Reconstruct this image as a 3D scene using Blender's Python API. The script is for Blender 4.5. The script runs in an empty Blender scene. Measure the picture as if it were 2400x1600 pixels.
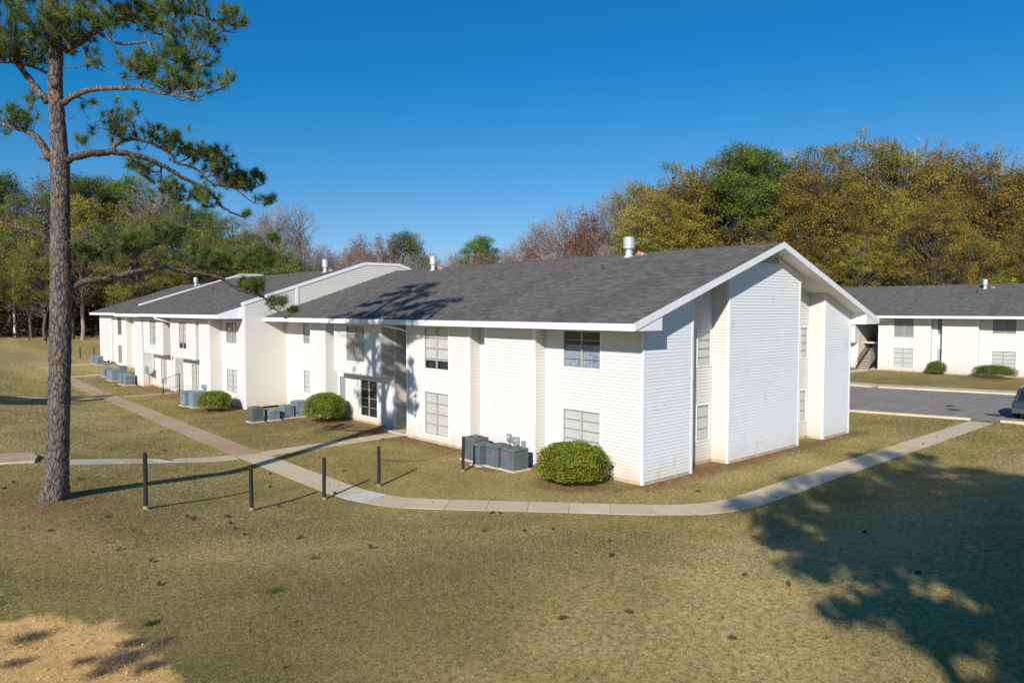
import bpy, math, random, json
import numpy as np
from mathutils import Vector, Matrix, noise as mnoise
R_ = math.radians
scene = bpy.context.scene
COL = scene.collection
random.seed(7); RNG = np.random.default_rng(7)

# ---------------------------------------------------------------- camera, light
cam_d = bpy.data.cameras.new('camera'); cam_d.lens = 25.5; cam_d.sensor_width = 36
cam_d.clip_start = .1; cam_d.clip_end = 3000
cam = bpy.data.objects.new('camera', cam_d); COL.objects.link(cam)
cam.location = (-19.70, -15.34, 6.0)
cam.rotation_euler = (R_(90 - 2.459), 0, R_(48.2 - 90))
scene.camera = cam
scene.view_settings.view_transform = 'Standard'; scene.view_settings.look = 'None'
scene.view_settings.exposure = 0.25; scene.view_settings.gamma = 1
scene.view_settings.use_curve_mapping = False
SUN_AZ, SUN_EL = 210.0, 25.5          # direction towards the sun, counter-clockwise from +X
w = bpy.data.worlds.new('World'); scene.world = w; w.use_nodes = True
nt = w.node_tree; nt.nodes.clear()
sky = nt.nodes.new('ShaderNodeTexSky'); sky.sky_type = 'NISHITA'; sky.sun_disc = False
sky.sun_elevation = R_(SUN_EL); sky.sun_rotation = R_(90 - SUN_AZ)
sky.altitude = 300; sky.air_density = 1.0; sky.dust_density = 0.15; sky.ozone_density = 2.6
hs = nt.nodes.new('ShaderNodeHueSaturation'); hs.inputs['Saturation'].default_value = 1.22
hs.inputs['Value'].default_value = 1.0; hs.inputs['Hue'].default_value = .488
bg = nt.nodes.new('ShaderNodeBackground'); bg.inputs['Strength'].default_value = 0.105
wo = nt.nodes.new('ShaderNodeOutputWorld')
sep = nt.nodes.new('ShaderNodeSeparateColor'); comb = nt.nodes.new('ShaderNodeCombineColor')     # deep polarised blue of a clear winter sky
nt.links.new(sky.outputs[0], hs.inputs['Color']); nt.links.new(hs.outputs[0], sep.inputs[0])
def wmath(op, a, b):
    n = nt.nodes.new('ShaderNodeMath'); n.operation = op
    for i, v in ((0, a), (1, b)):
        if isinstance(v, (int, float)): n.inputs[i].default_value = v
        else: nt.links.new(v, n.inputs[i])
    return n.outputs[0]
SK = 0.105
nt.links.new(wmath('MAXIMUM', wmath('MULTIPLY', wmath('SUBTRACT', sep.outputs[0], .095 / SK), .57), wmath('MULTIPLY', sep.outputs[1], .035)), comb.inputs[0])
nt.links.new(wmath('MULTIPLY', wmath('POWER', wmath('MULTIPLY', sep.outputs[1], SK), .927), .55 / SK), comb.inputs[1])
nt.links.new(wmath('MULTIPLY', wmath('POWER', wmath('MULTIPLY', sep.outputs[2], SK), .80), .76 / SK), comb.inputs[2])
nt.links.new(comb.outputs[0], bg.inputs[0]); nt.links.new(bg.outputs[0], wo.inputs[0])
sl = bpy.data.lights.new('sun', 'SUN'); sl.energy = 4.6; sl.angle = R_(0.55); sl.color = (1, .945, .86)
so = bpy.data.objects.new('sun', sl); COL.objects.link(so)
tosun = Vector((math.cos(R_(SUN_EL)) * math.cos(R_(SUN_AZ)), math.cos(R_(SUN_EL)) * math.sin(R_(SUN_AZ)), math.sin(R_(SUN_EL))))
so.rotation_euler = tosun.to_track_quat('Z', 'Y').to_euler()

# ---------------------------------------------------------------- object helpers
WL = {}                                   # world location of every parent
def wl(o): return WL.get(o.name, Vector((0, 0, 0))) if o else Vector((0, 0, 0))
def tag(o, label=None, cat=None, group=None, kind=None):
    if label: o['label'] = label
    if cat: o['category'] = cat
    if group: o['group'] = group
    if kind: o['kind'] = kind
    return o
def empty(name, loc, label, cat, group=None, rz=0):
    o = bpy.data.objects.new(name, None); COL.objects.link(o); o.location = loc; o.rotation_euler = (0, 0, rz)
    o.empty_display_size = .3; WL[o.name] = Vector(loc)
    return tag(o, label, cat, group)
def link(name, me, parent=None, loc=None):
    o = bpy.data.objects.new(name, me); COL.objects.link(o)
    if parent: o.parent = parent
    if loc is not None: o.location = loc
    return o
class MB:
    "collects faces in world coordinates"
    def __init__(s): s.v = []; s.f = []
    def poly(s, pts):
        b = len(s.v); s.v += [tuple(p) for p in pts]; s.f.append(tuple(range(b, b + len(pts)))); return s
    def box(s, a, b):
        x0, y0, z0 = a; x1, y1, z1 = b
        n = len(s.v); s.v += [(x0,y0,z0),(x1,y0,z0),(x1,y1,z0),(x0,y1,z0),(x0,y0,z1),(x1,y0,z1),(x1,y1,z1),(x0,y1,z1)]
        s.f += [(n,n+3,n+2,n+1),(n+4,n+5,n+6,n+7),(n,n+1,n+5,n+4),(n+1,n+2,n+6,n+5),(n+2,n+3,n+7,n+6),(n+3,n,n+4,n+7)]; return s
    def obox(s, p, u, v, w):
        "box from corner p along vectors u v w"
        p, u, v, w = map(Vector, (p, u, v, w)); n = len(s.v)
        s.v += [tuple(q) for q in (p, p+u, p+u+v, p+v, p+w, p+u+w, p+u+v+w, p+v+w)]
        s.f += [(n,n+3,n+2,n+1),(n+4,n+5,n+6,n+7),(n,n+1,n+5,n+4),(n+1,n+2,n+6,n+5),(n+2,n+3,n+7,n+6),(n+3,n,n+4,n+7)]; return s
    def prism(s, pts, ext):
        "closed polygon pts extruded by ext"
        e = Vector(ext); n = len(s.v); k = len(pts)
        s.v += [tuple(p) for p in pts] + [tuple(Vector(p) + e) for p in pts]
        s.f += [tuple(range(n, n + k))[::-1], tuple(range(n + k, n + 2 * k))]
        for i in range(k):
            j = (i + 1) % k; s.f.append((n + i, n + j, n + k + j, n + k + i))
        return s
    def cyl(s, a, b, r0, r1=None, n=12, cap=True):
        r1 = r0 if r1 is None else r1; a = Vector(a); b = Vector(b); d = (b - a).normalized()
        t = Vector((1, 0, 0)) if abs(d.x) < .9 else Vector((0, 1, 0)); e = d.cross(t).normalized(); f = d.cross(e)
        m = len(s.v)
        for c, r in ((a, r0), (b, r1)):
            for i in range(n):
                t = 2 * math.pi * i / n; s.v.append(tuple(c + e * (r * math.cos(t)) + f * (r * math.sin(t))))
        for i in range(n):
            j = (i + 1) % n; s.f.append((m + i, m + j, m + n + j, m + n + i))
        if cap: s.f.append(tuple(range(m, m + n))[::-1]); s.f.append(tuple(range(m + n, m + 2 * n)))
        return s
    def tube(s, pts, rads, n=8):
        pts = [Vector(p) for p in pts]; m = len(s.v); prev = None
        for i, p in enumerate(pts):
            d = (pts[min(i + 1, len(pts) - 1)] - pts[max(i - 1, 0)]).normalized()
            if prev is None: t = Vector((0, 0, 1)) if abs(d.z) < .9 else Vector((1, 0, 0)); e = d.cross(t).normalized()
            else: e = (prev - d * prev.dot(d)).normalized()
            prev = e; f = d.cross(e); r = rads[i] if hasattr(rads, '__len__') else rads
            for k in range(n):
                a = 2 * math.pi * k / n; s.v.append(tuple(p + e * (r * math.cos(a)) + f * (r * math.sin(a))))
        for i in range(len(pts) - 1):
            for k in range(n):
                j = (k + 1) % n; a = m + i * n; s.f.append((a + k, a + j, a + n + j, a + n + k))
        s.f.append(tuple(range(m, m + n))[::-1]); s.f.append(tuple(range(m + n * (len(pts) - 1), m + n * len(pts))))
        return s
    def build(s, name, mat, parent=None, smooth=False, bevel=0, fixn=False):
        o0 = wl(parent); me = bpy.data.meshes.new(name)
        me.from_pydata([(a - o0.x, b - o0.y, c - o0.z) for a, b, c in s.v], [], s.f); me.materials.append(mat); me.update()
        if fixn or True:
            import bmesh
            bm = bmesh.new(); bm.from_mesh(me); bmesh.ops.recalc_face_normals(bm, faces=bm.faces) if len(s.f) < 6000 and fixn else None
            if bevel: bmesh.ops.remove_doubles(bm, verts=bm.verts, dist=1e-5); bmesh.ops.bevel(bm, geom=list(bm.edges), offset=bevel, segments=2, profile=.6, affect='EDGES')
            if fixn or bevel: bm.to_mesh(me)
            bm.free()
        if smooth: me.polygons.foreach_set('use_smooth', [True] * len(me.polygons))
        o = link(name, me, parent); WL[o.name] = o0.copy(); return o
def np_mesh(name, V, k, mat, tone=None, smooth=False, idx=None):
    "mesh of k-gons; V is (n*k,3) unless idx (n,k) is given"
    me = bpy.data.meshes.new(name); V = np.asarray(V, dtype=np.float32); nv = len(V)
    if idx is None: idx = np.arange(nv, dtype=np.int32).reshape(-1, k)
    nf = len(idx); me.vertices.add(nv); me.vertices.foreach_set('co', V.ravel())
    me.loops.add(nf * k); me.loops.foreach_set('vertex_index', np.asarray(idx, dtype=np.int32).ravel())
    me.polygons.add(nf); me.polygons.foreach_set('loop_start', np.arange(0, nf * k, k, dtype=np.int32))
    try: me.polygons.foreach_set('loop_total', np.full(nf, k, dtype=np.int32))
    except Exception: pass
    if smooth: me.polygons.foreach_set('use_smooth', np.ones(nf, dtype=bool))
    if tone is not None:
        a = me.attributes.new('tone', 'FLOAT', 'FACE'); a.data.foreach_set('value', np.asarray(tone, dtype=np.float32))
    me.materials.append(mat); me.update(); me.validate(); return me
def crom(P, n=5):
    P = [np.array(p, float) for p in P]; out = []
    for i in range(len(P) - 1):
        a = P[max(i - 1, 0)]; b = P[i]; c = P[i + 1]; d = P[min(i + 2, len(P) - 1)]
        for k in range(n):
            t = k / n; out.append(.5 * ((2 * b) + (-a + c) * t + (2 * a - 5 * b + 4 * c - d) * t * t + (-a + 3 * b - 3 * c + d) * t ** 3))
    out.append(P[-1]); return out

# ---------------------------------------------------------------- materials
class NT:
    def __init__(s, name):
        s.m = bpy.data.materials.new(name); s.m.use_nodes = True; s.t = s.m.node_tree; s.t.nodes.clear()
        s.out = s.n('OutputMaterial'); s.p = s.n('BsdfPrincipled'); s.l(s.p.outputs[0], s.out.inputs[0])
    def n(s, t, **k):
        x = s.t.nodes.new('ShaderNode' + t)
        for a, b in k.items(): setattr(x, a, b)
        return x
    def l(s, a, b): s.t.links.new(a, b)
    def coord(s, scale=(1, 1, 1), kind='pos'):
        if kind == 'pos': c = s.n('NewGeometry').outputs['Position']
        else: c = s.n('TexCoord').outputs['Object']
        mp = s.n('Mapping'); mp.inputs['Scale'].default_value = scale; s.l(c, mp.inputs[0]); return mp.outputs[0]
    def noise(s, c, scale, detail=4, rough=.55, dist=0):
        x = s.n('TexNoise'); x.inputs['Scale'].default_value = scale; x.inputs['Detail'].default_value = detail
        x.inputs['Roughness'].default_value = rough; x.inputs['Distortion'].default_value = dist; s.l(c, x.inputs['Vector']); return x.outputs['Fac']
    def ramp(s, f, stops, interp='LINEAR'):
        x = s.n('ValToRGB'); x.color_ramp.interpolation = interp; e = x.color_ramp.elements
        while len(e) < len(stops): e.new(.5)
        for i, (p, c) in enumerate(stops): e[i].position = p; e[i].color = tuple(c) + (1,) if len(c) == 3 else c
        s.l(f, x.inputs[0]); return x.outputs[0]
    def val(s, f, a, b, c, d):
        x = s.n('MapRange'); x.inputs[1].default_value = a; x.inputs[2].default_value = b; x.inputs[3].default_value = c; x.inputs[4].default_value = d
        s.l(f, x.inputs[0]); return x.outputs[0]
    def mix(s, f, a, b, mode='MIX'):
        x = s.n('Mix', data_type='RGBA', blend_type=mode)
        for v, i in ((f, 0), (a, 6), (b, 7)):
            if isinstance(v, (int, float)): x.inputs[i].default_value = v
            elif isinstance(v, tuple): x.inputs[i].default_value = v + (1,) if len(v) == 3 else v
            else: s.l(v, x.inputs[i])
        return x.outputs[2]
    def mul(s, a, b, op='MULTIPLY'):
        x = s.n('Math', operation=op); x.use_clamp = False
        for v, i in ((a, 0), (b, 1)):
            if isinstance(v, (int, float)): x.inputs[i].default_value = v
            else: s.l(v, x.inputs[i])
        return x.outputs[0]
    def attr(s, name): return s.n('Attribute', attribute_name=name).outputs['Fac']
    def bump(s, h, strength=.3, dist=.02):
        x = s.n('Bump'); x.inputs['Strength'].default_value = strength; x.inputs['Distance'].default_value = dist
        s.l(h, x.inputs['Height']); s.l(x.outputs[0], s.p.inputs['Normal'])
    def fin(s, col, rough=.7, spec=.3, metal=0):
        if isinstance(col, tuple): s.p.inputs['Base Color'].default_value = col + (1,)
        else: s.l(col, s.p.inputs['Base Color'])
        s.p.inputs['Roughness'].default_value = rough; s.p.inputs['Specular IOR Level'].default_value = spec; s.p.inputs['Metallic'].default_value = metal
        return s.m
def plain(name, c, var=.12, scale=4, rough=.7, spec=.3, metal=0, bump=0, dirt=0, dirtc=(.25, .18, .1), stretch=(1, 1, 1)):
    k = NT(name); co = k.coord(stretch); f = k.noise(co, scale, 5)
    d = tuple(x * (1 - var) for x in c); b = tuple(min(1, x * (1 + var)) for x in c)
    col = k.ramp(f, [(.3, d), (.7, b)])
    if dirt:
        g = k.noise(co, scale * .35, 6, .7, .4); col = k.mix(k.val(g, .52, .75, 0, dirt), col, dirtc)
    if bump: k.bump(k.noise(co, scale * 8, 3), bump)
    return k.fin(col, rough, spec, metal)
def siding_mat(name, c, spots=0.0, dirt=.35):
    k = NT(name); co = k.coord()
    f = k.noise(co, 1.2, 4); col = k.ramp(f, [(.3, tuple(x * .95 for x in c)), (.7, c)])
    st = k.noise(k.coord((1.5, 1.5, 14)), 1.0, 3)                     # faint horizontal weathering along courses
    col = k.mix(k.val(st, .5, .8, 0, .12), col, tuple(x * .72 for x in c))
    # soil splash near the ground
    sep = k.n('SeparateXYZ'); k.l(k.n('NewGeometry').outputs['Position'], sep.inputs[0])
    low = k.val(sep.outputs[2], .05, .95, 1, 0); n2 = k.noise(co, 2.5, 5, .65)
    m = k.mul(low, k.val(n2, .32, .6, 0, dirt)); col = k.mix(m, col, (.62, .40, .20))
    if spots:
        v = k.noise(k.coord((1.6, 1.6, .9)), 1.1, 2, .4); col = k.mix(k.val(v, .66, .72, 0, spots), col, (.60, .52, .42))
    return k.fin(col, .55, .25)
M = {}
M['white'] = siding_mat('white_vinyl_siding', (.68, .672, .645), dirt=.6)
M['grey'] = siding_mat('pale_grey_siding', (.77, .785, .79), spots=.5)
M['cream'] = siding_mat('cream_siding', (.66, .645, .595), dirt=.6)
M['trim'] = plain('white_trim_paint', (.78, .79, .81), .04, 3, .45, .35, dirt=.12, dirtc=(.5, .47, .42))
M['soffit'] = plain('soffit_panel', (.78, .75, .68), .05, 2, .6)
M['found'] = plain('stained_foundation', (.52, .42, .30), .25, 3, .85, .2, bump=.2, dirt=.6, dirtc=(.55, .28, .12))
M['frame'] = plain('window_frame_aluminium', (.42, .40, .35), .12, 6, .45, .4)
M['muntin'] = plain('window_muntin', (.40, .38, .34), .1, 6, .45, .4)
M['blind'] = plain('white_blind', (.62, .63, .62), .06, 1.5, .7, .2, stretch=(1, 1, 9))
M['dimblind'] = plain('grey_blind', (.33, .345, .35), .1, 1.5, .7, .2, stretch=(1, 1, 12))
M['dark'] = plain('painted_dark_interior', (.035, .04, .055), .4, 1.2, .8, .2)  # near-black colour stands in for unlit space behind glass and louvres
k = NT('patterned_curtain'); co = k.coord((6, 6, 1)); 
M['curtain_or_dark_sheet'] = k.fin(k.ramp(k.noise(k.coord((3.5, 3.5, 1.6)), 1.4, 4, .6, .8), [(.3, (.10, .14, .24)), (.5, (.34, .40, .52)), (.7, (.16, .22, .36))]), .8)
k = NT('window_glass'); tr = k.n('BsdfTransparent'); gl = k.n('BsdfGlossy'); gl.inputs['Roughness'].default_value = .02
tr.inputs[0].default_value = (.97, .97, .965, 1); fr = k.n('LayerWeight'); fr.inputs[0].default_value = .5; mx = k.n('MixShader'); ff = k.val(k.mul(fr.outputs['Facing'], 3, 'POWER'), 0, 1, .04, .35)
k.l(ff, mx.inputs[0]); k.l(tr.outputs[0], mx.inputs[1]); k.l(gl.outputs[0], mx.inputs[2]); k.l(mx.outputs[0], k.out.inputs[0]); M['glass'] = k.m
# shingles: per-tab tone, broad weather streaks down the slope
k = NT('asphalt_shingle'); tone = k.attr('tone'); col = k.ramp(tone, [(0, (.092, .084, .075)), (.5, (.140, .128, .114)), (1, (.200, .184, .164))])
st = k.noise(k.coord((.12, .55, .1)), 1.0, 5, .6, .5); col = k.mix(k.val(st, .5, .75, 0, .45), col, (.055, .050, .052))
gr = k.noise(k.coord(), 60, 2); col = k.mix(k.val(gr, .3, .7, 0, .25), col, (.16, .15, .15)); k.bump(gr, .25, .004); M['shingle'] = k.fin(col, .9, .15)
M['flue'] = plain('galvanised_flue', (.60, .61, .61), .2, 6, .5, .4, .3)
M['rust'] = plain('rust_stained_metal', (.45, .17, .10), .4, 7, .7)
M['black'] = plain('black_metal', (.03, .03, .032), .2, 5, .5, .4)
M['ac'] = plain('condenser_paint', (.115, .145, .150), .14, 3, .45, .4, dirt=.25, dirtc=(.22, .22, .2))
M['ac2'] = plain('weathered_condenser_paint', (.20, .255, .30), .15, 3, .5, .4, dirt=.3, dirtc=(.3, .32, .33))
M['acd'] = plain('condenser_coil', (.025, .03, .035), .3, 20, .6)
M['badge'] = plain('red_badge', (.55, .03, .05), .1, 8, .4)
M['galv'] = plain('grey_meter_box', (.30, .35, .37), .15, 9, .45, .4, .2)
M['pad'] = plain('concrete_pad', (.56, .49, .38), .15, 5, .9, .2, bump=.2)
M['wood_post'] = plain('tarred_wood_post', (.030, .026, .026), .35, 9, .8, .2, bump=.4, stretch=(1, 1, .2))
M['post_base'] = plain('post_base_sleeve', (.30, .24, .12), .2, 7, .8)
M['pole'] = plain('pale_pole', (.55, .53, .48), .12, 3, .7, stretch=(1, 1, .2))
M['bpole'] = plain('brown_pole', (.22, .13, .09), .2, 3, .8, stretch=(1, 1, .2))
M['stairs'] = plain('brown_stair_steel', (.035, .025, .022), .3, 6, .6)
M['cone'] = plain('pine_cone_scale', (.11, .06, .038), .4, 30, .9, .1)
# concrete
def conc(name, c, stain_or_patch=(.34, .20, .11), amt=.5):
    k = NT(name); co = k.coord(); f = k.noise(co, 1.3, 7, .6)
    col = k.ramp(f, [(.3, tuple(x * .82 for x in c)), (.7, tuple(x * 1.1 for x in c))])
    oi = k.n('ObjectInfo'); col = k.mix(k.val(oi.outputs['Random'], 0, 1, 0, .75), col, (c[0] * .86, c[1] * .80, c[2] * .66))
    s = k.noise(co, .22, 5, .6, .6); col = k.mix(k.val(s, .45, .68, 0, amt), col, stain_or_patch)
    g = k.noise(co, 45, 3, .7); col = k.mix(k.val(g, .35, .65, 0, .18), col, tuple(x * .55 for x in c)); k.bump(g, .25, .006)
    return k.fin(col, .9, .2)
M['conc'] = conc('walk_concrete', (.70, .61, .455), (.52, .38, .24), amt=.35)
M['concred'] = conc('clay_stained_concrete', (.53, .41, .285), (.45, .27, .15), amt=.7)
M['concnew'] = conc('new_concrete_patch', (.76, .75, .72), (.5, .45, .38), amt=.25)
# asphalt
k = NT('asphalt'); co = k.coord(); col = k.ramp(k.noise(co, .5, 7, .65), [(.3, (.262, .226, .190)), (.7, (.350, .304, .256))])
s = k.noise(k.coord((.5, 1.6, 1)), .45, 4, .6, .6); col = k.mix(k.val(s, .58, .72, 0, .4), col, (.17, .15, .135))
g = k.noise(co, 35, 3, .7); col = k.mix(k.val(g, .3, .7, 0, .3), col, (.27, .26, .25)); k.bump(g, .3, .01); M['asphalt'] = k.fin(col, .9, .2)
M['line'] = plain('worn_white_marking', (.42, .41, .39), .3, 9, .8)
M['stain_or_patch'] = plain('dark_patch_tone', (.05, .035, .03), .3, 3, .7)  # near-black colour of the flat patches on the asphalt
# ground shared colour
def lawn_colour(k):
    co = k.coord(); big = k.noise(co, .13, 4, .55, .3); mid = k.noise(co, .75, 6, .62, .4); fine = k.noise(co, 9, 5, .7)
    c1 = k.ramp(mid, [(.3, LA), (.5, LB), (.7, LC)]); c2 = k.ramp(mid, [(.32, LD), (.55, LE), (.75, LA)])
    cc = k.mix(k.val(big, .42, .6, 0, 1), c1, c2); dry = k.attr('dry'); cc = k.mix(k.val(dry, .5, 1, 0, .8), cc, (.70, .535, .235)); cc = k.mix(k.val(dry, .5, 0, 0, .65), cc, (.17, .125, .048)); f2 = k.noise(co, 3.4, 6, .74, .4); cc = k.mix(k.val(f2, .53, .66, 0, .6), cc, (.40, .27, .175)); f3 = k.noise(k.coord((1.0, 1.0, 1)), 6.5, 5, .75, .3); cc = k.mix(k.val(f3, .56, .68, 0, .55), cc, (.13, .12, .04)); return cc, fine, mid, co
LA = (.325, .258, .080); LB = (.425, .330, .112); LC = (.510, .370, .165); LD = (.215, .200, .045); LE = (.365, .288, .088)
k = NT('winter_lawn'); col, fine, mid, co = lawn_colour(k)
col = k.mix(k.val(fine, .36, .62, .75, 0), col, (.09, .075, .028))  # ground darkened under the blades; gap shade put into the colour
l = k.attr('litter'); ln = k.noise(co, 3.5, 6, .7, .4); col = k.mix(k.mul(k.val(ln, .35, .6, .2, 1), l), col, (.215, .105, .055))
d = k.attr('sand'); dn = k.noise(co, 1.1, 7, .68, .5); sm = k.mul(k.val(k.mul(d, dn, 'ADD'), .98, 1.10, 0, 1), 1)
sn = k.noise(co, 5, 6, .7); sc = k.ramp(sn, [(.3, (.56, .31, .105)), (.55, (.76, .465, .18)), (.8, (.84, .56, .26))]); col = k.mix(sm, col, sc)
hb = k.noise(co, 28, 4, .7); k.bump(hb, .5, .03); M['ground'] = k.fin(col, .95, .1)
def leaf_mat(name, c0, c1, c2, patch=False, trans=.25, rnd=.5, lawn=False):
    k = NT(name); tone = k.attr('tone')
    if lawn:
        base, fine, mid, co = lawn_colour(k); dk = k.mix(.5, base, c0); lt = k.mix(.5, base, c2)
        x = k.ramp(tone, [(0, (.16, .16, .04)), (.3, (.36, .25, .14)), (.6, (.50, .41, .17)), (1, (.74, .60, .33))]); col = k.mix(.5, base, x)
    else:
        col = k.ramp(tone, [(0, c0), (.5, c1), (1, c2)])
        if rnd:
            oi = k.n('ObjectInfo'); h = k.n('HueSaturation'); k.l(col, h.inputs['Color'])
            k.l(k.val(oi.outputs['Random'], 0, 1, .5 - .045 * rnd, .5 + .035 * rnd), h.inputs['Hue']); k.l(k.val(oi.outputs['Random'], 0, 1, 1 - .35 * rnd, 1 + .35 * rnd), h.inputs['Value']); col = h.outputs[0]
    k.p.inputs['Roughness'].default_value = .7; k.p.inputs['Specular IOR Level'].default_value = .15; k.l(col, k.p.inputs['Base Color'])
    if trans:
        t = k.n('BsdfTranslucent'); k.l(col, t.inputs[0]); m = k.n('MixShader'); m.inputs[0].default_value = trans
        k.l(k.p.outputs[0], m.inputs[1]); k.l(t.outputs[0], m.inputs[2]); k.l(m.outputs[0], k.out.inputs[0])
    return k.m
M['blade'] = leaf_mat('grass_blade', (.18, .15, .045), 0, (.74, .57, .25), lawn=True, trans=.2)
M['needle'] = leaf_mat('pine_needles', (.060, .110, .040), (.150, .215, .050), (.34, .37, .085), rnd=0, trans=.3)
M['farpine'] = leaf_mat('distant_pine_foliage', (.050, .095, .022), (.135, .20, .034), (.28, .33, .052), rnd=.5)
M['oak'] = leaf_mat('autumn_foliage', (.095, .110, .024), (.285, .240, .040), (.54, .345, .062), rnd=.7)
M['olive'] = leaf_mat('olive_green_foliage', (.085, .105, .026), (.24, .25, .045), (.43, .41, .075), rnd=.7)
M['redleaf'] = leaf_mat('russet_leaves', (.13, .05, .03), (.27, .105, .06), (.36, .17, .09), rnd=.5)
M['hedge'] = leaf_mat('hedge_leaves', (.05, .085, .010), (.15, .20, .018), (.33, .36, .045), rnd=.25, trans=.2)
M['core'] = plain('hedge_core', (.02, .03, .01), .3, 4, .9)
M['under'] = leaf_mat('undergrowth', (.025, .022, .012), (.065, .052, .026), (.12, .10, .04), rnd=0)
M['weed'] = leaf_mat('dry_weed', (.14, .10, .07), (.27, .20, .13), (.42, .33, .2), rnd=0)
M['greenweed'] = leaf_mat('green_weed', (.07, .11, .02), (.13, .19, .035), (.22, .28, .06), rnd=0)
M['litterleaf'] = leaf_mat('dead_leaf', (.10, .05, .03), (.20, .11, .06), (.34, .21, .12), rnd=0)
M['clod'] = plain('sandy_clod', (.60, .36, .15), .3, 20, .95)
def bark(name, a, b, o=None, scale=5):
    k = NT(name); co = k.coord((1, 1, .28)); v = k.n('TexVoronoi', feature='DISTANCE_TO_EDGE'); v.inputs['Scale'].default_value = scale
    nz = k.n('TexNoise'); nz.inputs['Scale'].default_value = scale * .5; nz.inputs['Detail'].default_value = 5; k.l(co, nz.inputs['Vector']); sc_ = k.n('VectorMath', operation='SCALE'); sc_.inputs['Scale'].default_value = .16; k.l(nz.outputs['Color'], sc_.inputs[0]); ad = k.n('VectorMath', operation='ADD'); k.l(co, ad.inputs[0]); k.l(sc_.outputs[0], ad.inputs[1]); k.l(ad.outputs[0], v.inputs['Vector'])
    e = k.val(v.outputs['Distance'], 0, .12, 0, 1); n = k.noise(co, scale * 1.7, 6, .7)
    col = k.ramp(n, [(.3, tuple(x * .55 for x in b)), (.5, b), (.68, tuple(min(1, x * 1.6) for x in b))])
    if o: p = k.noise(k.coord((1, 1, .35)), 2.6, 3, .5); col = k.mix(k.val(p, .55, .66, 0, .7), col, o)
    col = k.mix(e, a, col); k.bump(k.mul(e, n, 'MULTIPLY'), .8, .04); return k.fin(col, .95, .1)
M['bark'] = bark('pine_bark', (.028, .023, .021), (.175, .150, .138), (.30, .165, .085), 13)
M['limb'] = bark('limb_bark', (.05, .035, .03), (.19, .15, .13), (.24, .14, .09), 12)
M['farbark'] = plain('distant_bark', (.12, .10, .088), .35, 2, .95, .1, stretch=(1, 1, .3))
M['twig'] = plain('bare_twigs', (.30, .265, .235), .3, .5, .95, .1)
M['dtwig'] = plain('dark_twigs', (.13, .105, .09), .3, .5, .95, .1)

# ---------------------------------------------------------------- terrain
def Sm(t): t = np.clip(t, 0, 1); return t * t * (3 - 2 * t)
def terr(x, y):
    x = np.asarray(x, float); y = np.asarray(y, float)
    d = np.maximum(np.maximum(-8.7 - x, -.743 * (x + 8.6) - .670 * (y - 4.1)), -4.2 - y)
    h = .78 * Sm(d / 7.5); h = h - np.where(d > 0, .15 * np.exp(-((d - 2.0) / 1.6) ** 2) * Sm((x + 7) / 4) * Sm(d / 1.2), 0)
    return h + .05 * np.clip(y - 55, 0, 70) * Sm((40 - x) / 30)
def tz(x, y): return float(terr(x, y))
def axis(a, b, step, lo, hi):
    c = list(np.arange(a, b + 1e-6, step)); s = step
    while c[-1] < hi: s *= 1.09; c.append(c[-1] + s)
    s = step
    while c[0] > lo: s *= 1.09; c.insert(0, c[0] - s)
    return np.array(c)
ax = axis(-24, 20, .3, -900, 1400); ay = axis(-18, 30, .3, -900, 1400)
X, Y = np.meshgrid(ax, ay, indexing='ij'); Z = terr(X, Y)
bmp = .03 * np.sin(X * .9 + 1.3 * np.sin(Y * .5)) * np.sin(Y * .8 + np.sin(X * .7)); outz = np.maximum(np.maximum(-9.6 - X, -5.2 - Y), -.743 * (X + 8.6) - .670 * (Y - 4.1) - .9); Z = Z + bmp * Sm(outz / 1.5)
nx, ny = X.shape; V = np.stack([X, Y, Z], -1).reshape(-1, 3); I = np.arange(nx * ny).reshape(nx, ny)
F = np.stack([I[:-1, :-1], I[1:, :-1], I[1:, 1:], I[:-1, 1:]], -1).reshape(-1, 4)
me = np_mesh('ground', V, 4, M['ground'], smooth=True, idx=F)
def sandmask(x, y):
    e = ((x + 18.7) / 2.15) ** 2 + ((y + 3.7) / 3.3) ** 2
    return np.clip(1.15 - e * .62, 0, 1)
def littermask(x, y):
    t = .95 * np.exp(-(((x + 15.9) / 2.0) ** 2 + ((y - 7.6) / 2.0) ** 2)) + .5 * np.exp(-(((x + 14.4) / 3.5) ** 2 + ((y - 3.6) / 2.3) ** 2))
    g = 1.0 * np.exp(-((y + .25) / .55) ** 2) * ((x > -.5) & (x < 17)) + .9 * np.exp(-((x + 1.0) / .6) ** 2) * ((y > 0) & (y < 27))
    g += .9 * np.exp(-(((x + .8) / 1.6) ** 2 + ((y - 15) / 2.2) ** 2)) + .9 * np.exp(-((x + 3.6) / .9) ** 2) * ((y > 28) & (y < 52))
    g += .8 * np.exp(-((x - 55.6) / .9) ** 2) * (y > -5) * (y < 20) + .7 * np.exp(-((np.maximum(np.abs(x-4.1)-1.2,0))**2+(y-.2)**2)/.3)
    g += .5 * np.exp(-(((x + 4.5) / 1.5) ** 2 + ((y - 53) / 4) ** 2))
    for bx, by, br in ((-1.4, 1.95, 1.45), (-1.2, 20.5, 1.4), (-4.15, 28.75, 1.3), (55.2, 8.7, 1.2), (54.8, 3.9, 1.8), (-1.6, 5.8, 1.1), (-3, 22.9, 1.2)): g = g + .8 * (np.hypot(x - bx, y - by) < br)
    return np.clip(t + g, 0, 1)
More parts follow.
